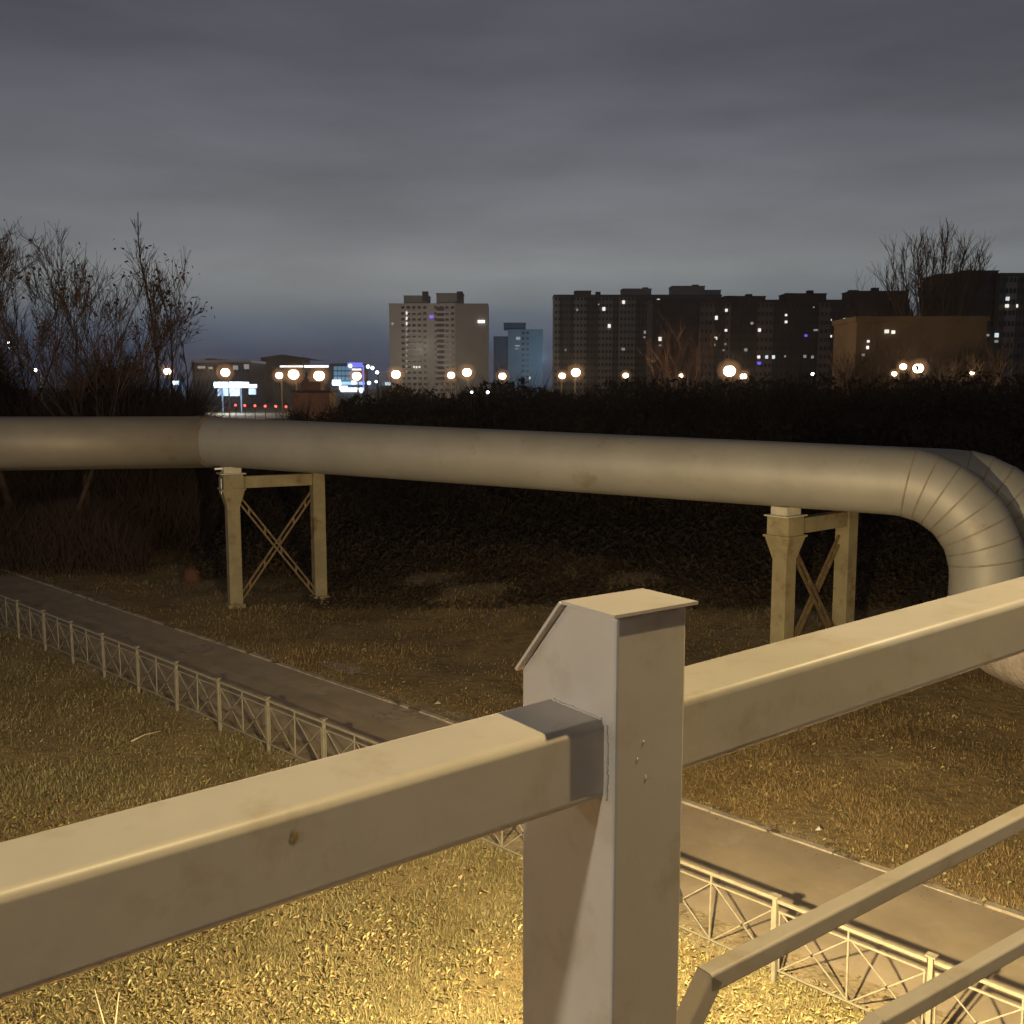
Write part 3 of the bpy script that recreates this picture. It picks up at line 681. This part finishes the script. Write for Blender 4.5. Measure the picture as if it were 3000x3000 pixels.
def thicket(name, regions, label, mat_, sticks, quads, size):
    """one mass of twigs: many thin shoots and small twig clusters"""
    tot = sticks
    m_v = []; loops = []; starts = []; tots = []
    SX = []; 
    for (x0, x1, Y0, Y1, h0, h1, wgt) in regions:
        n_ = int(sticks * wgt); t_ = rng.random(n_); Yp = rng.uniform(Y0, Y1, n_); Xp = (x0 + (x1 - x0) * t_ - 1500) / 3000 * Yp
        cl = 0.75 + 0.25 * np.sin(Xp * 0.9 + Yp * 0.37) * np.sin(Xp * 0.31 + 1.7); hh = (h0 + (h1 - h0) * t_) * cl
        zb = hh * rng.random(n_) ** 0.8 * 0.86 - 0.2
        ln = np.minimum(rng.uniform(0.6, 2.6, n_), hh * 0.5)
        b = np.stack([Xp, Yp, relief(Xp, Yp) + zb], 1); tip = b + np.stack([rng.normal(0, .55, n_) * ln, rng.normal(0, .55, n_) * ln, ln], 1)
        w = rng.uniform(0.012, 0.03, n_) * Yp / 45
        a = rng.uniform(0, 6.28, n_); sd = np.stack([np.cos(a) * w, np.sin(a) * w * 0.3, 0 * w], 1)
        SX.append(np.stack([b - sd, b + sd, tip], 1))
        nq = int(quads * wgt); t_ = rng.random(nq); Yp = rng.uniform(Y0, Y1, nq); Xp = (x0 + (x1 - x0) * t_ - 1500) / 3000 * Yp
        cl = 0.75 + 0.25 * np.sin(Xp * 0.9 + Yp * 0.37) * np.sin(Xp * 0.31 + 1.7); hh = (h0 + (h1 - h0) * t_) * cl
        z = hh * rng.random(nq) ** 1.3 * 0.93
        c = np.stack([Xp, Yp, z], 1); s_ = rng.uniform(size * .4, size, nq)[:, None] * (Yp / 60)[:, None]
        u = rng.normal(0, 1, (nq, 3)); u /= np.linalg.norm(u, axis=1)[:, None]; v = rng.normal(0, 1, (nq, 3)); v /= np.linalg.norm(v, axis=1)[:, None]
        SX.append(np.stack([c - u * s_, c + u * s_ * 1.0, c + v * s_ * .8], 1))
    T = np.concatenate(SX); V = T.reshape(-1, 3); nT = len(T)
    me = bpy.data.meshes.new(name); me.vertices.add(len(V)); me.vertices.foreach_set("co", V.astype(np.float32).ravel())
    me.loops.add(nT * 3); me.loops.foreach_set("vertex_index", np.arange(nT * 3, dtype=np.int32))
    me.polygons.add(nT); me.polygons.foreach_set("loop_start", (np.arange(nT) * 3).astype(np.int32)); me.polygons.foreach_set("loop_total", np.full(nT, 3, np.int32))
    me.update(); me.validate(); me.materials.append(mat_)
    o = bpy.data.objects.new(name, me); COL.objects.link(o); tag(o, label, "thicket", kind="stuff"); return o
thicket("bare_thicket", [(-250, 260, 38, 48, 10.8, 9.6, 0.5), (260, 590, 38, 48, 9.6, 7.4, 0.32), (-250, 420, 34, 38, 3.4, 2.6, 0.18)], "dense bare thicket under the left trees", mat("thicket_twigs", (0.065, 0.040, 0.032), 0.95, var=0.4, scale=0.3), 46000, 26000, 0.10)
thicket("scrub_belt", [(-300, 900, 50, 75, 3.6, 3.2, 0.18), (850, 1250, 60, 90, 5.4, 6.9, 0.12), (1150, 3300, 62, 100, 7.2, 8.6, 0.45), (420, 3300, 44, 60, 2.6, 2.8, 0.22), (560, 3300, 34, 46, 0.5, 1.0, 0.12), (900, 3300, 29, 36, 0.12, 0.3, 0.06)], "long dark belt of scrub behind the pipes, with low front rows added to darken the ground", M_scrub, 60000, 190000, 0.32)  # low front rows are added to darken the dim ground near the trestles

# ------------------------------------------------------------ distant town
M_win = mat("dark_glass", (0.02, 0.022, 0.026), 0.35, var=0.3, scale=0.3)
GL = {"w": glow("lit_window_white", (1.0, 0.95, 0.84), 1.0), "c": glow("lit_window_cool", (0.78, 0.95, 1.0), 0.8), "y": glow("lit_window_warm", (1.0, 0.80, 0.55), 0.7),
      "d": glow("lit_window_dim", (0.75, 0.75, 0.72), 0.28), "v": glow("violet_window", (0.22, 0.12, 1.0), 0.8), "W": glow("white_strip_light", (1.0, 1.0, 0.98), 1.6)}
def block(name, label, px0, px1, ytop, Y, wallmat, parts, floors, bays, lit=(), boxes=(), depth=14.0, bandmat=None, chimneys=(), group=None, dark=True, skip=None, panels=()):
    x0, x1 = Xat(px0, Y), Xat(px1, Y); zt = Zat(ytop, Y); w = x1 - x0
    root = thing(name, ((x0 + x1) / 2, Y, 0), label, "building", group)
    m = MB(); m.box(((x0 + x1) / 2, Y + depth / 2, zt / 2 - 0.5), (w, depth, zt + 1.0)); m.build("wall", wallmat, root)
    m = MB(); m.box(((x0 + x1) / 2, Y + depth / 2, zt + 0.35), (w + 0.5, depth + 0.5, 0.7)); m.build("parapet", bandmat or wallmat, root)
    for (a, b_, ya, mt) in boxes:           # lift rooms and raised roof parts
        xa, xb = Xat(a, Y), Xat(b_, Y); za = Zat(ya, Y)
        m = MB(); m.box(((xa + xb) / 2, Y + depth * 0.45, (zt + 0.7 + za) / 2), (xb - xa, depth * 0.7, za - zt - 0.7)); 
        m.box(((xa + xb) / 2, Y + depth * 0.45, za + 0.12), (xb - xa + 0.5, depth * 0.7 + 0.5, 0.24)); m.build("roof_box", mt, root)
    for (a, b_, ya, yb) in chimneys:
        xa, xb = Xat(a, Y), Xat(b_, Y); m = MB(); m.box(((xa + xb) / 2, Y + depth * 0.5, (Zat(ya, Y) + Zat(yb, Y)) / 2), (xb - xa, 2.4, Zat(ya, Y) - Zat(yb, Y))); m.build("roof_vent", M_roofdark, root)
    for (a, b_, mt, dp) in panels:          # protruding wall bays
        xa, xb = Xat(a, Y), Xat(b_, Y); m = MB(); m.box(((xa + xb) / 2, Y - dp / 2 + 0.05, zt / 2 - 0.6), (xb - xa, dp, zt + 0.2)); m.build("wall_bay", mt, root)
    fh = zt / floors; bw = w / bays; cnt = 0; rest = MB()
    wm = MB(); wm.box((0, 0, 0), (bw * 0.60, 0.16, fh * 0.44)); proto = None
    if dark:
        cells = [(i, j) for j in range(1, floors) for i in range(bays)]
        random.Random(len(label)).shuffle(cells)
        for (i, j) in cells:
            xx = x0 + bw * (i + 0.5); zz = fh * (j + 0.55); pxx = px0 + (px1 - px0) * (i + 0.5) / bays
            yy = Y - 0.09
            for (a, b_, mt, dp) in panels:
                if a - 2 < pxx < b_ + 2: yy = Y - dp - 0.045
            if skip and skip(pxx, zz / zt): continue
            if cnt < 70:
                if proto is None:
                    proto = wm.build("window", M_win); o = proto
                else: o = proto.copy(); COL.objects.link(o)
                o.parent = root; o.location = (xx - root.location.x, yy - root.location.y, zz); cnt += 1
            else: rest.box((xx, yy, zz), (bw * 0.60, 0.16, fh * 0.44))
        if rest.v:
            ro = rest.build("window_field", M_win, root, fix=False); ro["kind"] = "stuff"
    for it in lit:
        lx, ly, k_ = it[:3]; ww = it[3] if len(it) > 3 else 7; hh = it[4] if len(it) > 4 else 8
        sx = Y / 3000
        yy = Y - 0.3 - (2.6 if lx > px1 else 0)
        for (a, b_, mt, dp) in panels:
            if a - 4 < lx < b_ + 4: yy = Y - dp - 0.3
        m = MB(); m.box((Xat(lx, yy, ly), yy, Zat(ly, yy)), (ww * sx, 0.25, hh * sx)); o = m.build("lit_window", GL[k_], root)
    return root
M_pale = mat("pale_panel_wall", (0.50, 0.455, 0.41), 0.9, var=0.12, scale=0.12)
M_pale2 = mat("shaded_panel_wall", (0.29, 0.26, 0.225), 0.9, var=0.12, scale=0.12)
M_balc = mat("balcony_front", (0.60, 0.55, 0.50), 0.8, var=0.15, scale=0.3)
M_recess = mat("loggia_recess", (0.10, 0.085, 0.08), 0.9, var=0.3, scale=0.3)
M_roofdark = mat("dark_roofing", (0.045, 0.042, 0.045), 0.9, var=0.3, scale=0.2)
M_grayA = mat("grey_panel_wall", (0.27, 0.25, 0.235), 0.9, var=0.15, scale=0.1)
M_grayB = mat("dark_grey_panel_wall", (0.115, 0.105, 0.10), 0.9, var=0.15, scale=0.1)
M_redA = mat("brown_panel_wall", (0.21, 0.15, 0.135), 0.9, var=0.15, scale=0.1)
M_redB = mat("dark_brown_panel_wall", (0.085, 0.056, 0.052), 0.9, var=0.15, scale=0.1)
M_blueB = mat("bluish_panel_wall", (0.17, 0.21, 0.25), 0.85, var=0.2, scale=0.1)
M_blueD = mat("dark_bluish_wall", (0.045, 0.075, 0.11), 0.85, var=0.2, scale=0.1)

# tower A
YA = 500
lits = [(1150, 948, "d", 6, 6), (1410, 942, "W", 20, 8), (1264, 928, "v", 12, 8), (1213, 1073, "w", 5, 8), (1220, 1074, "w", 4, 9), (1229, 1073, "w", 6, 8)]
lits += [(1191.5, 917 + k * 15.6, "w" if k < 3 else "d", 4, 8 if k < 4 else 5) for k in range(12)]
ta = block("apartment_tower", "pale sixteen-storey apartment tower with two roof boxes and lit stairwell", 1143, 1335, 893, YA, M_pale, None, 16, 12, lits,
           boxes=[(1185, 1257, 866, M_grayA), (1280, 1357, 859, M_grayA)], depth=18, skip=lambda px, f: px < 1182 or 1262 < px < 1276)
z0 = 0
m = MB(); xa, xb = Xat(1335, YA), Xat(1431, YA); m.box(((xa + xb) / 2, YA + 7.0, Zat(890, YA) / 2), (xb - xa - 0.05, 18, Zat(890, YA))); m.build("side_wing", M_pale2, ta)
for k in range(14):
    zz = Zat(905 + k * 15.6 + 7, YA)
    m = MB(); m.box(((Xat(1196, YA) + Xat(1235, YA)) / 2, YA - 0.6, zz - 0.35), (Xat(1235, YA) - Xat(1198, YA), 1.1, 0.9)); m.build("balcony", M_balc, ta)
    m = MB(); m.box(((Xat(1280, YA) + Xat(1325, YA)) / 2, YA - 0.6, zz - 0.35), (Xat(1325, YA) - Xat(1280, YA), 1.1, 0.9)); m.build("balcony", M_balc, ta)
    m = MB(); m.box(((Xat(1281, YA) + Xat(1303, YA)) / 2, YA - 0.2, zz + 1.2), (Xat(1303, YA) - Xat(1281, YA), 0.3, 1.7)); m.build("loggia", M_recess, ta)
for a_, b_ in ((1240, 1257), (1340, 1357)):
    m = MB(); m.box(((Xat(a_, YA) + Xat(b_, YA)) / 2, YA + 1.0, Zat(870, YA) + 0.3), (Xat(b_, YA) - Xat(a_, YA), 3.0, 4.6)); m.build("roof_vent", M_roofdark, ta)
# tower B
YB = 640
tb = block("apartment_tower", "bluish darker apartment tower behind and right of the pale one", 1488, 1590, 968, YB, M_blueB, None, 12, 8,
      [(1518, 991, "d", 12, 8), (1516, 1013, "d", 14, 3), (1514, 1022, "d", 10, 2), (1552, 1107, "y", 4, 7)], boxes=[(1476, 1540, 946, M_blueD)], depth=16, skip=lambda px, f: not (1525 < px < 1547))
m = MB(); m.box((Xat(1470, YB), YB + 9, Zat(985, YB) / 2), (Xat(1488, YB) - Xat(1440, YB), 16, Zat(985, YB))); m.build("side_wing", M_blueD, tb)
# long grey block
YC = 446
block("apartment_block", "long stepped grey apartment block right of the towers", 1622, 2107, 868, YC, M_grayB, None, 16, 46,
      [(1691, 908, "d", 5, 6), (1769, 905, "w", 8, 10), (1827, 885, "w", 7, 9), (1929, 881, "w", 8, 10), (1785, 955, "w", 8, 10), (1889, 973, "d", 6, 8), (1888, 988, "d", 5, 5), (1826, 1023, "d", 9, 7), (1657, 1025, "d", 4, 6), (1754, 892, "d", 4, 4)],
      boxes=[(1684, 1730, 852, M_grayB), (1822, 1905, 846, M_grayA), (1966, 2060, 838, M_grayA), (2060, 2107, 850, mat("blue_grey_roof_box", (0.22, 0.23, 0.29), 0.9, var=0.1))],
      chimneys=[(1632, 1670, 863, 868), (1746, 1760, 851, 868), (1884, 1900, 838, 868), (2030, 2048, 830, 868)],
      panels=[(1640, 1672, M_grayB, 0.8), (1680, 1715, M_grayA, 1.6), (1752, 1792, M_grayA, 1.0), (1810, 1858, M_grayA, 1.6), (1622, 1638, M_grayA, 1.2)], group="dark apartment blocks on the skyline")
# dark brown block in front
YD = 360
block("apartment_block", "dark brown apartment block with three raised roof parts on the skyline", 1908, 2653, 884, YD, M_redB, None, 12, 60,
      [(2098, 931, "w", 9, 11), (2128, 909, "w", 7, 8), (2127, 968, "w", 7, 7), (2097, 991, "w", 8, 8), (1934, 993, "w", 9, 11), (1934, 1012, "d", 7, 5), (2203, 947, "d", 8, 7), (2225, 967, "w", 8, 9), (2303, 923, "w", 6, 6), (2303, 943, "w", 7, 7),
       (2431, 940, "w", 10, 10), (2476, 938, "w", 9, 11), (2490, 936, "d", 5, 5), (2454, 960, "w", 8, 11), (2432, 985, "w", 10, 6), (2361, 983, "v", 8, 6), (2390, 967, "d", 12, 5), (2223, 1046, "w", 8, 8), (2246, 1046, "c", 8, 9), (2266, 1046, "c", 8, 10),
       (2300, 1044, "d", 5, 5), (2358, 1044, "d", 8, 8), (2380, 1046, "d", 7, 8), (2224, 1064, "v", 11, 8), (2185, 1025, "d", 9, 8), (2120, 1026, "d", 6, 4), (2384, 900, "d", 4, 4), (2094, 1011, "d", 4, 6), (2125, 1008, "d", 6, 4)],
      boxes=[(2120, 2238, 868, M_redB), (2298, 2415, 860, M_redB), (2486, 2653, 853, M_redB)],
      chimneys=[(2190, 2208, 857, 884), (2371, 2388, 846, 884), (2562, 2580, 838, 884), (2133, 2155, 862, 884), (2306, 2332, 854, 884), (2494, 2520, 845, 884)],
      panels=[(2045, 2088, M_redA, 1.2), (2212, 2256, M_redA, 1.4), (1940, 1965, M_redB, 0.9), (2390, 2425, M_redA, 1.0), (2170, 2190, M_redB, 0.8), (2600, 2640, M_redB, 0.9), (2310, 2340, M_redB, 1.0), (2120, 2135, M_redA, 0.6)], group="dark apartment blocks on the skyline")
YE = 340
block("apartment_block", "dark reddish apartment block behind the big bare tree", 2738, 2912, 808, YE, M_redB, None, 12, 16, [(2743, 956, "d", 7, 9), (2894, 982, "d", 8, 6)],
      boxes=[(2808, 2912, 793, M_redB)], chimneys=[(2882, 2898, 786, 808)], panels=[(2760, 2790, M_redB, 0.8)], group="dark apartment blocks on the skyline")
block("apartment_block", "grey-green apartment block at the right edge of the picture", 2912.6, 3120, 806, YE - 3, M_grayB, None, 12, 18,
      [(2952, 875, "c", 10, 10), (2950, 896, "w", 10, 9), (2977, 896, "w", 10, 9), (2920, 982, "c", 11, 12), (2919, 1000, "d", 10, 7)], panels=[(2930, 2960, M_grayA, 0.8)], group="dark apartment blocks on the skyline")

M_tan = mat("tan_brick_wall", (0.12, 0.085, 0.052), 0.9, var=0.45, scale=0.25, stains=(0.5, 0.5, 0.66, (0.12, 0.08, 0.045)))
bw_ = block("low_building", "low brown lamp-lit building in front of the big bare tree", 2503, 2882, 942, 142, M_tan, None, 4, 20, [(2598, 971, "w", 11, 10), (2617, 973, "w", 9, 9), (2544, 1000, "w", 6, 7), (2542, 1018, "w", 6, 9), (2529, 1040, "d", 7, 7)], depth=10, dark=False)
# low shops at left
M_shop = mat("dull_shop_wall", (0.07, 0.072, 0.08), 0.8, var=0.2, scale=0.2)
YS = 330
sh = block("shop_building", "low dark shopping hall with pale roof edge behind the thicket", 565, 735, 1062, YS, M_shop, None, 3, 14, [(590, 1076, "d", 22, 7), (617, 1078, "d", 10, 6), (690, 1077, "d", 14, 12), (722, 1074, "d", 14, 14)], boxes=[(600, 632, 1052, M_shop)],
           depth=20, bandmat=mat("pale_roof_edge", (0.55, 0.55, 0.58), 0.6, var=0.1))
sh2 = block("shop_building", "low dark warehouse topped by two long white strip lights", 800, 975, 1080, YS + 20, M_shop, None, 3, 12, [(854, 1073.5, "W", 67, 5), (927, 1073.5, "W", 70, 6.5)], depth=20)
m = MB(); xa, xb = Xat(780, YS + 60), Xat(900, YS + 60); m.box(((xa + xb) / 2, YS + 60, Zat(1048, YS + 60) / 2), (xb - xa, 14, Zat(1048, YS + 60)))
old = thing("shop_building", ((xa + xb) / 2, YS + 60, 0), "unlit dark building rising behind the strip-lit warehouse", "building"); m.build("wall", M_roofdark, old)
m = MB(); m.prism([(xa - 1, YS + 53, Zat(1050, YS + 60)), (xb + 6, YS + 53, Zat(1056, YS + 60)), ((xa + xb) / 2, YS + 53, Zat(1040, YS + 60))], (0, 14, 0)); m.build("roof", M_roofdark, old)
M_cyan = glow("blue_lit_glass", (0.03, 0.20, 0.36), 0.55); M_violet = glow("violet_sign", (0.13, 0.16, 1.0), 0.8); M_bluew = glow("white_blue_sign", (0.75, 0.9, 1.0), 3.0); M_bluedim = glow("blue_glow_panel", (0.03, 0.22, 0.62), 0.55)
YG = 300
sb = thing("shop_building", (Xat(1022, YG), YG, 0), "blue-lit glass shop with violet sign beside the pale tower", "building")
def flatbox(px0, px1, y0, y1, Y_, name, mt, root, dp=0.5):
    xa, xb = Xat(px0, Y_, y0), Xat(px1, Y_, y0); m = MB(); m.box(((xa + xb) / 2, Y_, (Zat(y0, Y_) + Zat(y1, Y_)) / 2), (xb - xa, dp, Zat(y0, Y_) - Zat(y1, Y_))); return m.build(name, mt, root)
flatbox(975, 1070, 1066, 1170, YG + 6, "wall", M_shop, sb, 11)
for i in range(5):
    for j in range(3):
        flatbox(978 + i * 11.3, 987.5 + i * 11.3, 1073 + j * 15, 1085 + j * 15, YG + 0.3, "glass_pane", M_cyan, sb, 0.3)
flatbox(1018, 1062, 1062, 1076, YG - 0.2, "sign", M_violet, sb, 0.5); flatbox(1032, 1058, 1080, 1085, YG - 0.2, "sign", GL["W"], sb, 0.5)
flatbox(972, 1068, 1118, 1127, YG - 0.6, "sign", glow("blue_white_fascia", (0.25, 0.55, 1.0), 1.2), sb, 0.5)
flatbox(974, 998, 1113, 1129, YG - 1.2, "sign", M_bluew, sb, 0.5); flatbox(994, 1018, 1130, 1142, YG - 1.2, "sign", GL["W"], sb, 0.5)
flatbox(998, 1046, 1136, 1148, YG - 1.0, "sign", M_bluew, sb, 0.5); flatbox(1048, 1064, 1136, 1144, YG - 1.0, "sign", M_bluew, sb, 0.5)
for (px_, py_) in ((1026, 1072), (1078, 1074), (1091, 1078), (1081, 1122), (1058, 1146)):
    m = MB(); m.sphere((Xat(px_, YG - 2, py_), YG - 2, Zat(py_, YG - 2)), 0.55, 10, 8); m.build("sign_lamp", M_bluew, sb, True)
flatbox(1030, 1044, 1114, 1126, YG - 1.2, "sign", GL["W"], sb, 0.5); flatbox(1062, 1066, 1070, 1145, YG - 0.9, "sign", M_violet, sb, 0.3)
s2 = thing("shop_kiosk", (Xat(1128, YG), YG, 0), "small bluish kiosk between the glass shop and the pale tower", "kiosk"); flatbox(1118, 1145, 1090, 1128, YG + 3, "wall", mat("bluish_kiosk_wall", (0.30, 0.33, 0.42), 0.7, var=0.2), s2, 5); flatbox(1128, 1144, 1120, 1129, YG + 0.2, "sign", GL["c"], s2, 0.4)
flatbox(1118, 1145, 1129.2, 1165, YG + 3, "base", M_shop, s2, 5)
YP = 240
fs = thing("filling_station_canopy", (Xat(668, YP), YP, 0), "wide glowing white-blue canopy among the shop lights", "canopy")
xa, xb = Xat(626, YP), Xat(710, YP); m = MB(); zc0, zc1 = Zat(1136, YP), Zat(1119, YP)
m.box(((xa + xb) / 2, YP + 3, (zc0 + zc1) / 2), (xb - xa, 6, zc1 - zc0)); m.build("canopy", M_bluew, fs)
for px in (640, 696):
    m = MB(); m.tube([(Xat(px, YP), YP + 3, -0.2), (Xat(px, YP), YP + 3, zc0)], 0.2, 8); m.build("column", M_shop, fs)
flatbox(638, 702, 1138, 1160, YP + 5, "backdrop", M_bluedim, fs, 0.4)
flatbox(727, 752, 1126, 1136, YP, "sign", M_bluew, fs, 0.4); flatbox(729, 750, 1138, 1156, YP + 1, "backdrop", M_bluedim, fs, 0.4)
k2 = thing("shop_kiosk", (Xat(515, YP), YP, 0), "dim blue kiosk with one white lamp left of the glowing canopy", "kiosk"); flatbox(498, 538, 1114, 1142, YP + 2, "wall", mat("blue_kiosk_wall", (0.08, 0.16, 0.26), 0.7, var=0.3), k2, 3); flatbox(502, 524, 1116, 1127, YP, "sign", M_bluew, k2, 0.3); flatbox(498, 538, 1142.2, 1185, YP + 2, "base", M_shop, k2, 3)

# concrete building by the road
YK = 92
kz = thing("switch_house", (Xat(920, YK), YK, 0), "tall reddish concrete switch house above the left end of the pipe", "building")
M_pink = mat("reddish_render", (0.30, 0.17, 0.125), 0.9, var=0.35, scale=0.5, stains=(1.2, 0.5, 0.7, (0.17, 0.09, 0.065)))
flatbox(868, 975, 1150, 1340, YK + 2.0, "wall", M_pink, kz, 3.6); flatbox(889, 945, 1118, 1149.5, YK + 2.6, "upper_wall", M_pink, kz, 2.0)
flatbox(864, 979, 1143, 1149.2, YK + 2.0, "roof", M_roofdark, kz, 4.0); flatbox(905, 930, 1220, 1300, YK + 0.12, "door", M_redA, kz, 0.1)

# ------------------------------------------------------------ lamps of the town
M_lampg = glow("sodium_globe", (1.0, 0.86, 0.62), 9.0); M_lampw = glow("white_globe", (0.95, 0.97, 1.0), 9.0); M_red = glow("red_marker", (1.0, 0.10, 0.07), 2.2); M_halo = None
M_pole = mat("galvanised_pole", (0.035, 0.033, 0.03), 0.6, metal=0.3, var=0.2)
M_bloom = bpy.data.materials.new("bloom_glow"); M_bloom.use_nodes = True  # weak see-through glow that stands in for bloom round the lamps
_n = M_bloom.node_tree.nodes; _l = M_bloom.node_tree.links; _n.remove(_n["Principled BSDF"]); _o = _n["Material Output"]
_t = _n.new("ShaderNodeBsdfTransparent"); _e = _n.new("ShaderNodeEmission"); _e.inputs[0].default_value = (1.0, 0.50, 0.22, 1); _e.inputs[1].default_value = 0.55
_m = _n.new("ShaderNodeMixShader"); _m.inputs[0].default_value = 0.06; _l.new(_t.outputs[0], _m.inputs[1]); _l.new(_e.outputs[0], _m.inputs[2]); _l.new(_m.outputs[0], _o.inputs[0]); M_bloom.cycles.emission_sampling = 'NONE'
def street_lamp(px, py, dpx, Y_, label, warm=True, power=0, colr=(1.0, 0.66, 0.34)):
    z = Zat(py, Y_); x = Xat(px, Y_, py); r = dpx / 3000 * Y_ / 2 * 0.88  # radius enlarged to include the lamp's flare
    root = thing("street_lamp", (x, Y_, 0), label, "street lamp", "lit street lamps across the dark belt")
    m = MB(); m.tube([(x, Y_ + r + 0.9, -0.3), (x, Y_ + r + 0.9, z - 0.1), (x, Y_ + r * 0.5, z + r * 0.95)], [0.11, 0.08, 0.05], 7); m.build("pole", M_pole, root, True)
    m = MB(); m.sphere((x, Y_, z), r, 16, 10, 0.9); lb_ = m.build("lamp_bulb_and_flare", M_lampg if warm else M_lampw, root, True)
    if warm: m = MB(); [m.sphere((x, Y_, z), r * k_, 16, 10, 0.95) for k_ in (1.2, 1.45, 1.75, 2.1)]; m.build("bloom_shell", M_bloom, root, True)  # nested shells added as the bulb's halo, not lamp glass
    m = MB(); m.tube([(x, Y_, z + r * 0.80), (x, Y_, z + r * 1.0)], [r * 0.62, r * 0.3], 12); m.build("lamp_cap", M_pole, root, True)
    if power: point("street_lamp_light", (x, Y_ - r - 2.2, z - 0.2), power * 0.6, colr, 0.25)
    return root
lampsl = [
 (490, 1088, 24, 150, "street lamp glowing orange at the right end of the thicket", 9000), (660, 1091, 30, 150, "bright lamp directly above the glowing blue canopy", 9000),
 (818, 1100, 24, 150, "lamp below the left end of the white strip light", 4000), (860, 1097, 36, 140, "big double-width lamp below the strip light's middle, left of the switch house", 6000),
 (935, 1101, 36, 150, "big lamp above the right side of the switch house", 6000), (1045, 1102, 30, 170, "white lamp in front of the blue-lit glass shop", 3000),
 (1105, 1091, 11, 200, "tiny lamp between the glass shop and the pale tower", 0), (1160, 1097, 30, 150, "bright lamp at the lower left corner of the pale tower", 9000),
 (1322, 1099, 24, 160, "left one of the lamp pair before the pale tower", 5000), (1368, 1091, 30, 150, "right and higher one of the lamp pair before the pale tower", 8000),
 (1472, 1102, 24, 150, "single lamp before the bluish tower", 6000), (1647, 1101, 22, 150, "smaller left lamp at the left end of the long grey block", 5000),
 (1687, 1091, 30, 140, "larger right lamp at the left end of the long grey block", 8000), (1833, 1100, 19, 160, "single medium lamp under the middle of the long grey block", 2500),
 (1995, 1101, 15, 170, "single small lamp left of the brightest lamp", 1200), (2137, 1087, 40, 118, "largest and brightest street lamp of the row", 9000),
 (2178, 1103, 22, 130, "small lamp right beside the brightest one", 2000), (2381, 1096, 11, 180, "tiny lone lamp under the dark brown block", 0),
 (2620, 1095, 17, 120, "lowest left lamp of the three at the foot of the big bare tree", 1500), (2646, 1074, 22, 118, "middle lamp of the three at the foot of the big bare tree", 1000),
 (2690, 1079, 34, 112, "biggest lamp at the foot of the big bare tree", 5200), (2848, 1093, 14, 130, "tiny lamp nearest the right edge of the picture", 800), (102, 1084, 13, 120, "small white lamp within the thicket at left", 0),
 (1102, 1118, 8, 190, "faint small light below the tiny lamp near the glass shop", 0), (1382, 1149, 8, 130, "left faint light low in the dark scrub belt", 0), (1429, 1149, 10, 130, "right faint light low in the dark scrub belt", 0), (25, 1003, 11, 140, "upper small white light at the left edge of the picture", 0), (26, 1020, 7, 140, "lower small white light at the left edge of the picture", 0),
]
for px, py, dpx, Y_, lb, pw in lampsl:
    small = dpx <= 13
    street_lamp(px, py, dpx, Y_ if py < 1120 else 60, lb, not small, pw)
for i, px in enumerate((690, 717, 747, 777, 808, 838)):
    Y_ = 200; py = 1187 + i * 0.9; z = Zat(py, Y_); x = Xat(px, Y_, py)
    root = thing("red_marker_lamp", (x, Y_, 0), ["leftmost", "second", "third", "fourth", "fifth", "rightmost"][i] + " red marker lamp of the row left of the switch house", "marker lamp", "row of red marker lamps")
    m = MB(); m.tube([(x, Y_ + .1, -0.1), (x, Y_ + .1, z - 0.25)], 0.07, 6); m.build("post", M_pole, root, True)
    m = MB(); m.sphere((x, Y_, z), 0.26, 10, 8); m.build("lens", M_red, root, True)
point("red_marker_light", (Xat(760, 196), 196, 3.0), 250, (1.0, 0.10, 0.06), 0.3)
point("road_fill_light", (Xat(600, 225), 225, 9.0), 4500, (1.0, 0.60, 0.28), 0.4)  # unseen light added to brighten the distant ground strip
point("switch_house_fill_light", (Xat(905, 80), 80, 7.5), 700, (1.0, 0.62, 0.40), 0.2)  # no lamp stands here; added to light up the reddish wall
# unseen fill lights added to brighten the pale tower, bluish tower and switch house
point("tower_fill_light", (Xat(1240, 430), 430, 22.0), 24000, (1.0, 0.87, 0.70), 1.0)
point("blue_fill_light", (Xat(1600, 600), 600, 22.0), 26000, (0.45, 0.75, 1.0), 1.0)
point("canopy_light", (Xat(668, YP - 2), YP - 2, 4.0), 8000, (0.45, 0.7, 1.0), 0.6)

hz = bpy.data.materials.new("haze_air"); hz.use_nodes = True; nt = hz.node_tree
for n in list(nt.nodes): nt.nodes.remove(n)
on = nt.nodes.new("ShaderNodeOutputMaterial"); pv = nt.nodes.new("ShaderNodeVolumePrincipled"); nt.links.new(pv.outputs[0], on.inputs["Volume"])
pv.inputs["Color"].default_value = (0.9, 0.92, 1.0, 1); pv.inputs["Density"].default_value = 0.00011; pv.inputs["Anisotropy"].default_value = 0.75
m = MB(); m.box((0, 925, 29.5), (3040, 2190, 63)); hb = m.build("haze", hz); tag(hb, "thin night haze over the field and town", "haze", kind="stuff")
